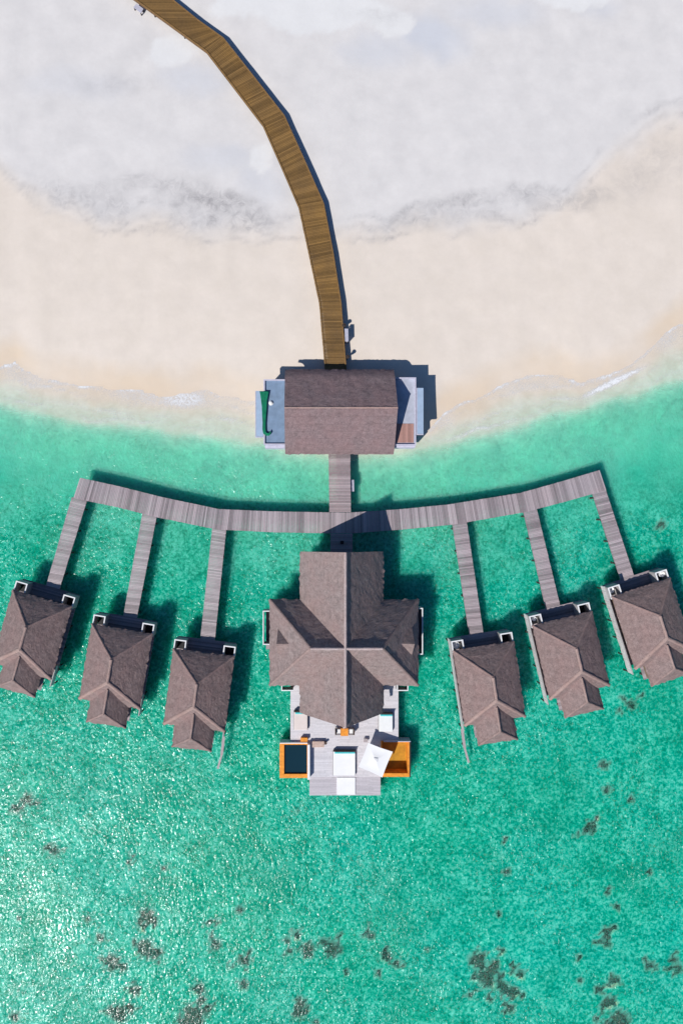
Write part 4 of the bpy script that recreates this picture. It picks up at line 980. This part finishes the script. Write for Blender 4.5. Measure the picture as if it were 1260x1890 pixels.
def lamp(px, py, zb, zt, label):
    c = P(px, py, zt); r = thing('lamp_post', label, 'lamp', (c.x, c.y, zb), 0, 'lamp posts beside the boardwalk')
    mb = MB(); mb.cyl(0, 0, 0.05, 0, zt - zb - 0.4, 8); mb.build('pole', M['dark_wood'], r)
    mb = MB(); mb.cyl(0, 0, 0.13, zt - zb - 0.42, zt - zb - 0.1, 12, 0.2); mb.cyl(0, 0, 0.22, zt - zb - 0.1, zt - zb - 0.04, 12); mb.ball(0, 0, zt - zb - 0.02, 0.1, 0.1, 0.08); mb.build('lamp_shade', M['dark_wood'], r)
lamp(634.8, 600, 0.4, 1.75, 'short dark lamp post on the boardwalk edge above the grey counter')
lamp(641.5, 658, 0.35, 1.85, 'short dark lamp post on the boardwalk edge near the pavilion roof')
c = P(631, 1001, 1.9); r = thing('floor_lantern', 'dark lantern standing on the shaded walkway in front of the central villa', 'lantern', (c.x, c.y, ZD + 0.01))
mb = MB(); mb.box(-.16, .16, -.16, .16, 0, 0.04); mb.box(-.19, .19, -.19, .19, 0.44, 0.5); mb.build('frame', M['black'], r)
mb = MB(); mb.box(-.13, .13, -.13, .13, 0.04, 0.44); mb.build('glass_panes', M['glass'], r)

# ------------------------------------------------------------------ light, sky, camera
EL = math.radians(46.3); az = math.atan2(-0.674, -0.739)
sd = Vector((math.cos(EL) * math.sin(az), math.cos(EL) * math.cos(az), math.sin(EL)))
L = bpy.data.lights.new('sun', 'SUN'); L.energy = 4.5; L.angle = math.radians(0.5); L.color = (1.0, 0.965, 0.91)
lo = bpy.data.objects.new('sun', L); COL.objects.link(lo); lo.location = sd * 200
lo.rotation_euler = (-sd).to_track_quat('-Z', 'Y').to_euler()
W = bpy.data.worlds.new('World'); S.world = W; W.use_nodes = True; nt = W.node_tree; nt.nodes.clear()
sk = nt.nodes.new('ShaderNodeTexSky'); sk.sky_type = 'NISHITA'; sk.sun_disc = False; sk.sun_elevation = EL; sk.sun_rotation = az % (2 * math.pi)
bg = nt.nodes.new('ShaderNodeBackground'); bg.inputs[1].default_value = 0.055; wo = nt.nodes.new('ShaderNodeOutputWorld')
mx = nt.nodes.new('ShaderNodeMix'); mx.data_type = 'RGBA'; mx.blend_type = 'MULTIPLY'; mx.inputs[0].default_value = 1.0; mx.inputs[7].default_value = (0.55, 0.9, 1.3, 1)
nt.links.new(sk.outputs[0], mx.inputs[6]); nt.links.new(mx.outputs[2], bg.inputs[0]); nt.links.new(bg.outputs[0], wo.inputs[0])
cam = bpy.data.cameras.new('camera'); co = bpy.data.objects.new('camera', cam); COL.objects.link(co)
co.location = (0, 0, H); co.rotation_euler = (0, 0, 0)
cam.sensor_fit = 'VERTICAL'; cam.sensor_height = 36.0; cam.lens = F0 / 1890.0 * 36.0; cam.shift_x = 55.0 / 1890.0
cam.clip_start = 0.5; cam.clip_end = 6000
S.camera = co
S.render.resolution_x = 682; S.render.resolution_y = 1024
S.view_settings.view_transform = 'Standard'; S.view_settings.look = 'None'; S.view_settings.exposure = 0.0; S.view_settings.gamma = 1.0
S.cycles.max_bounces = 8; S.cycles.transparent_max_bounces = 12
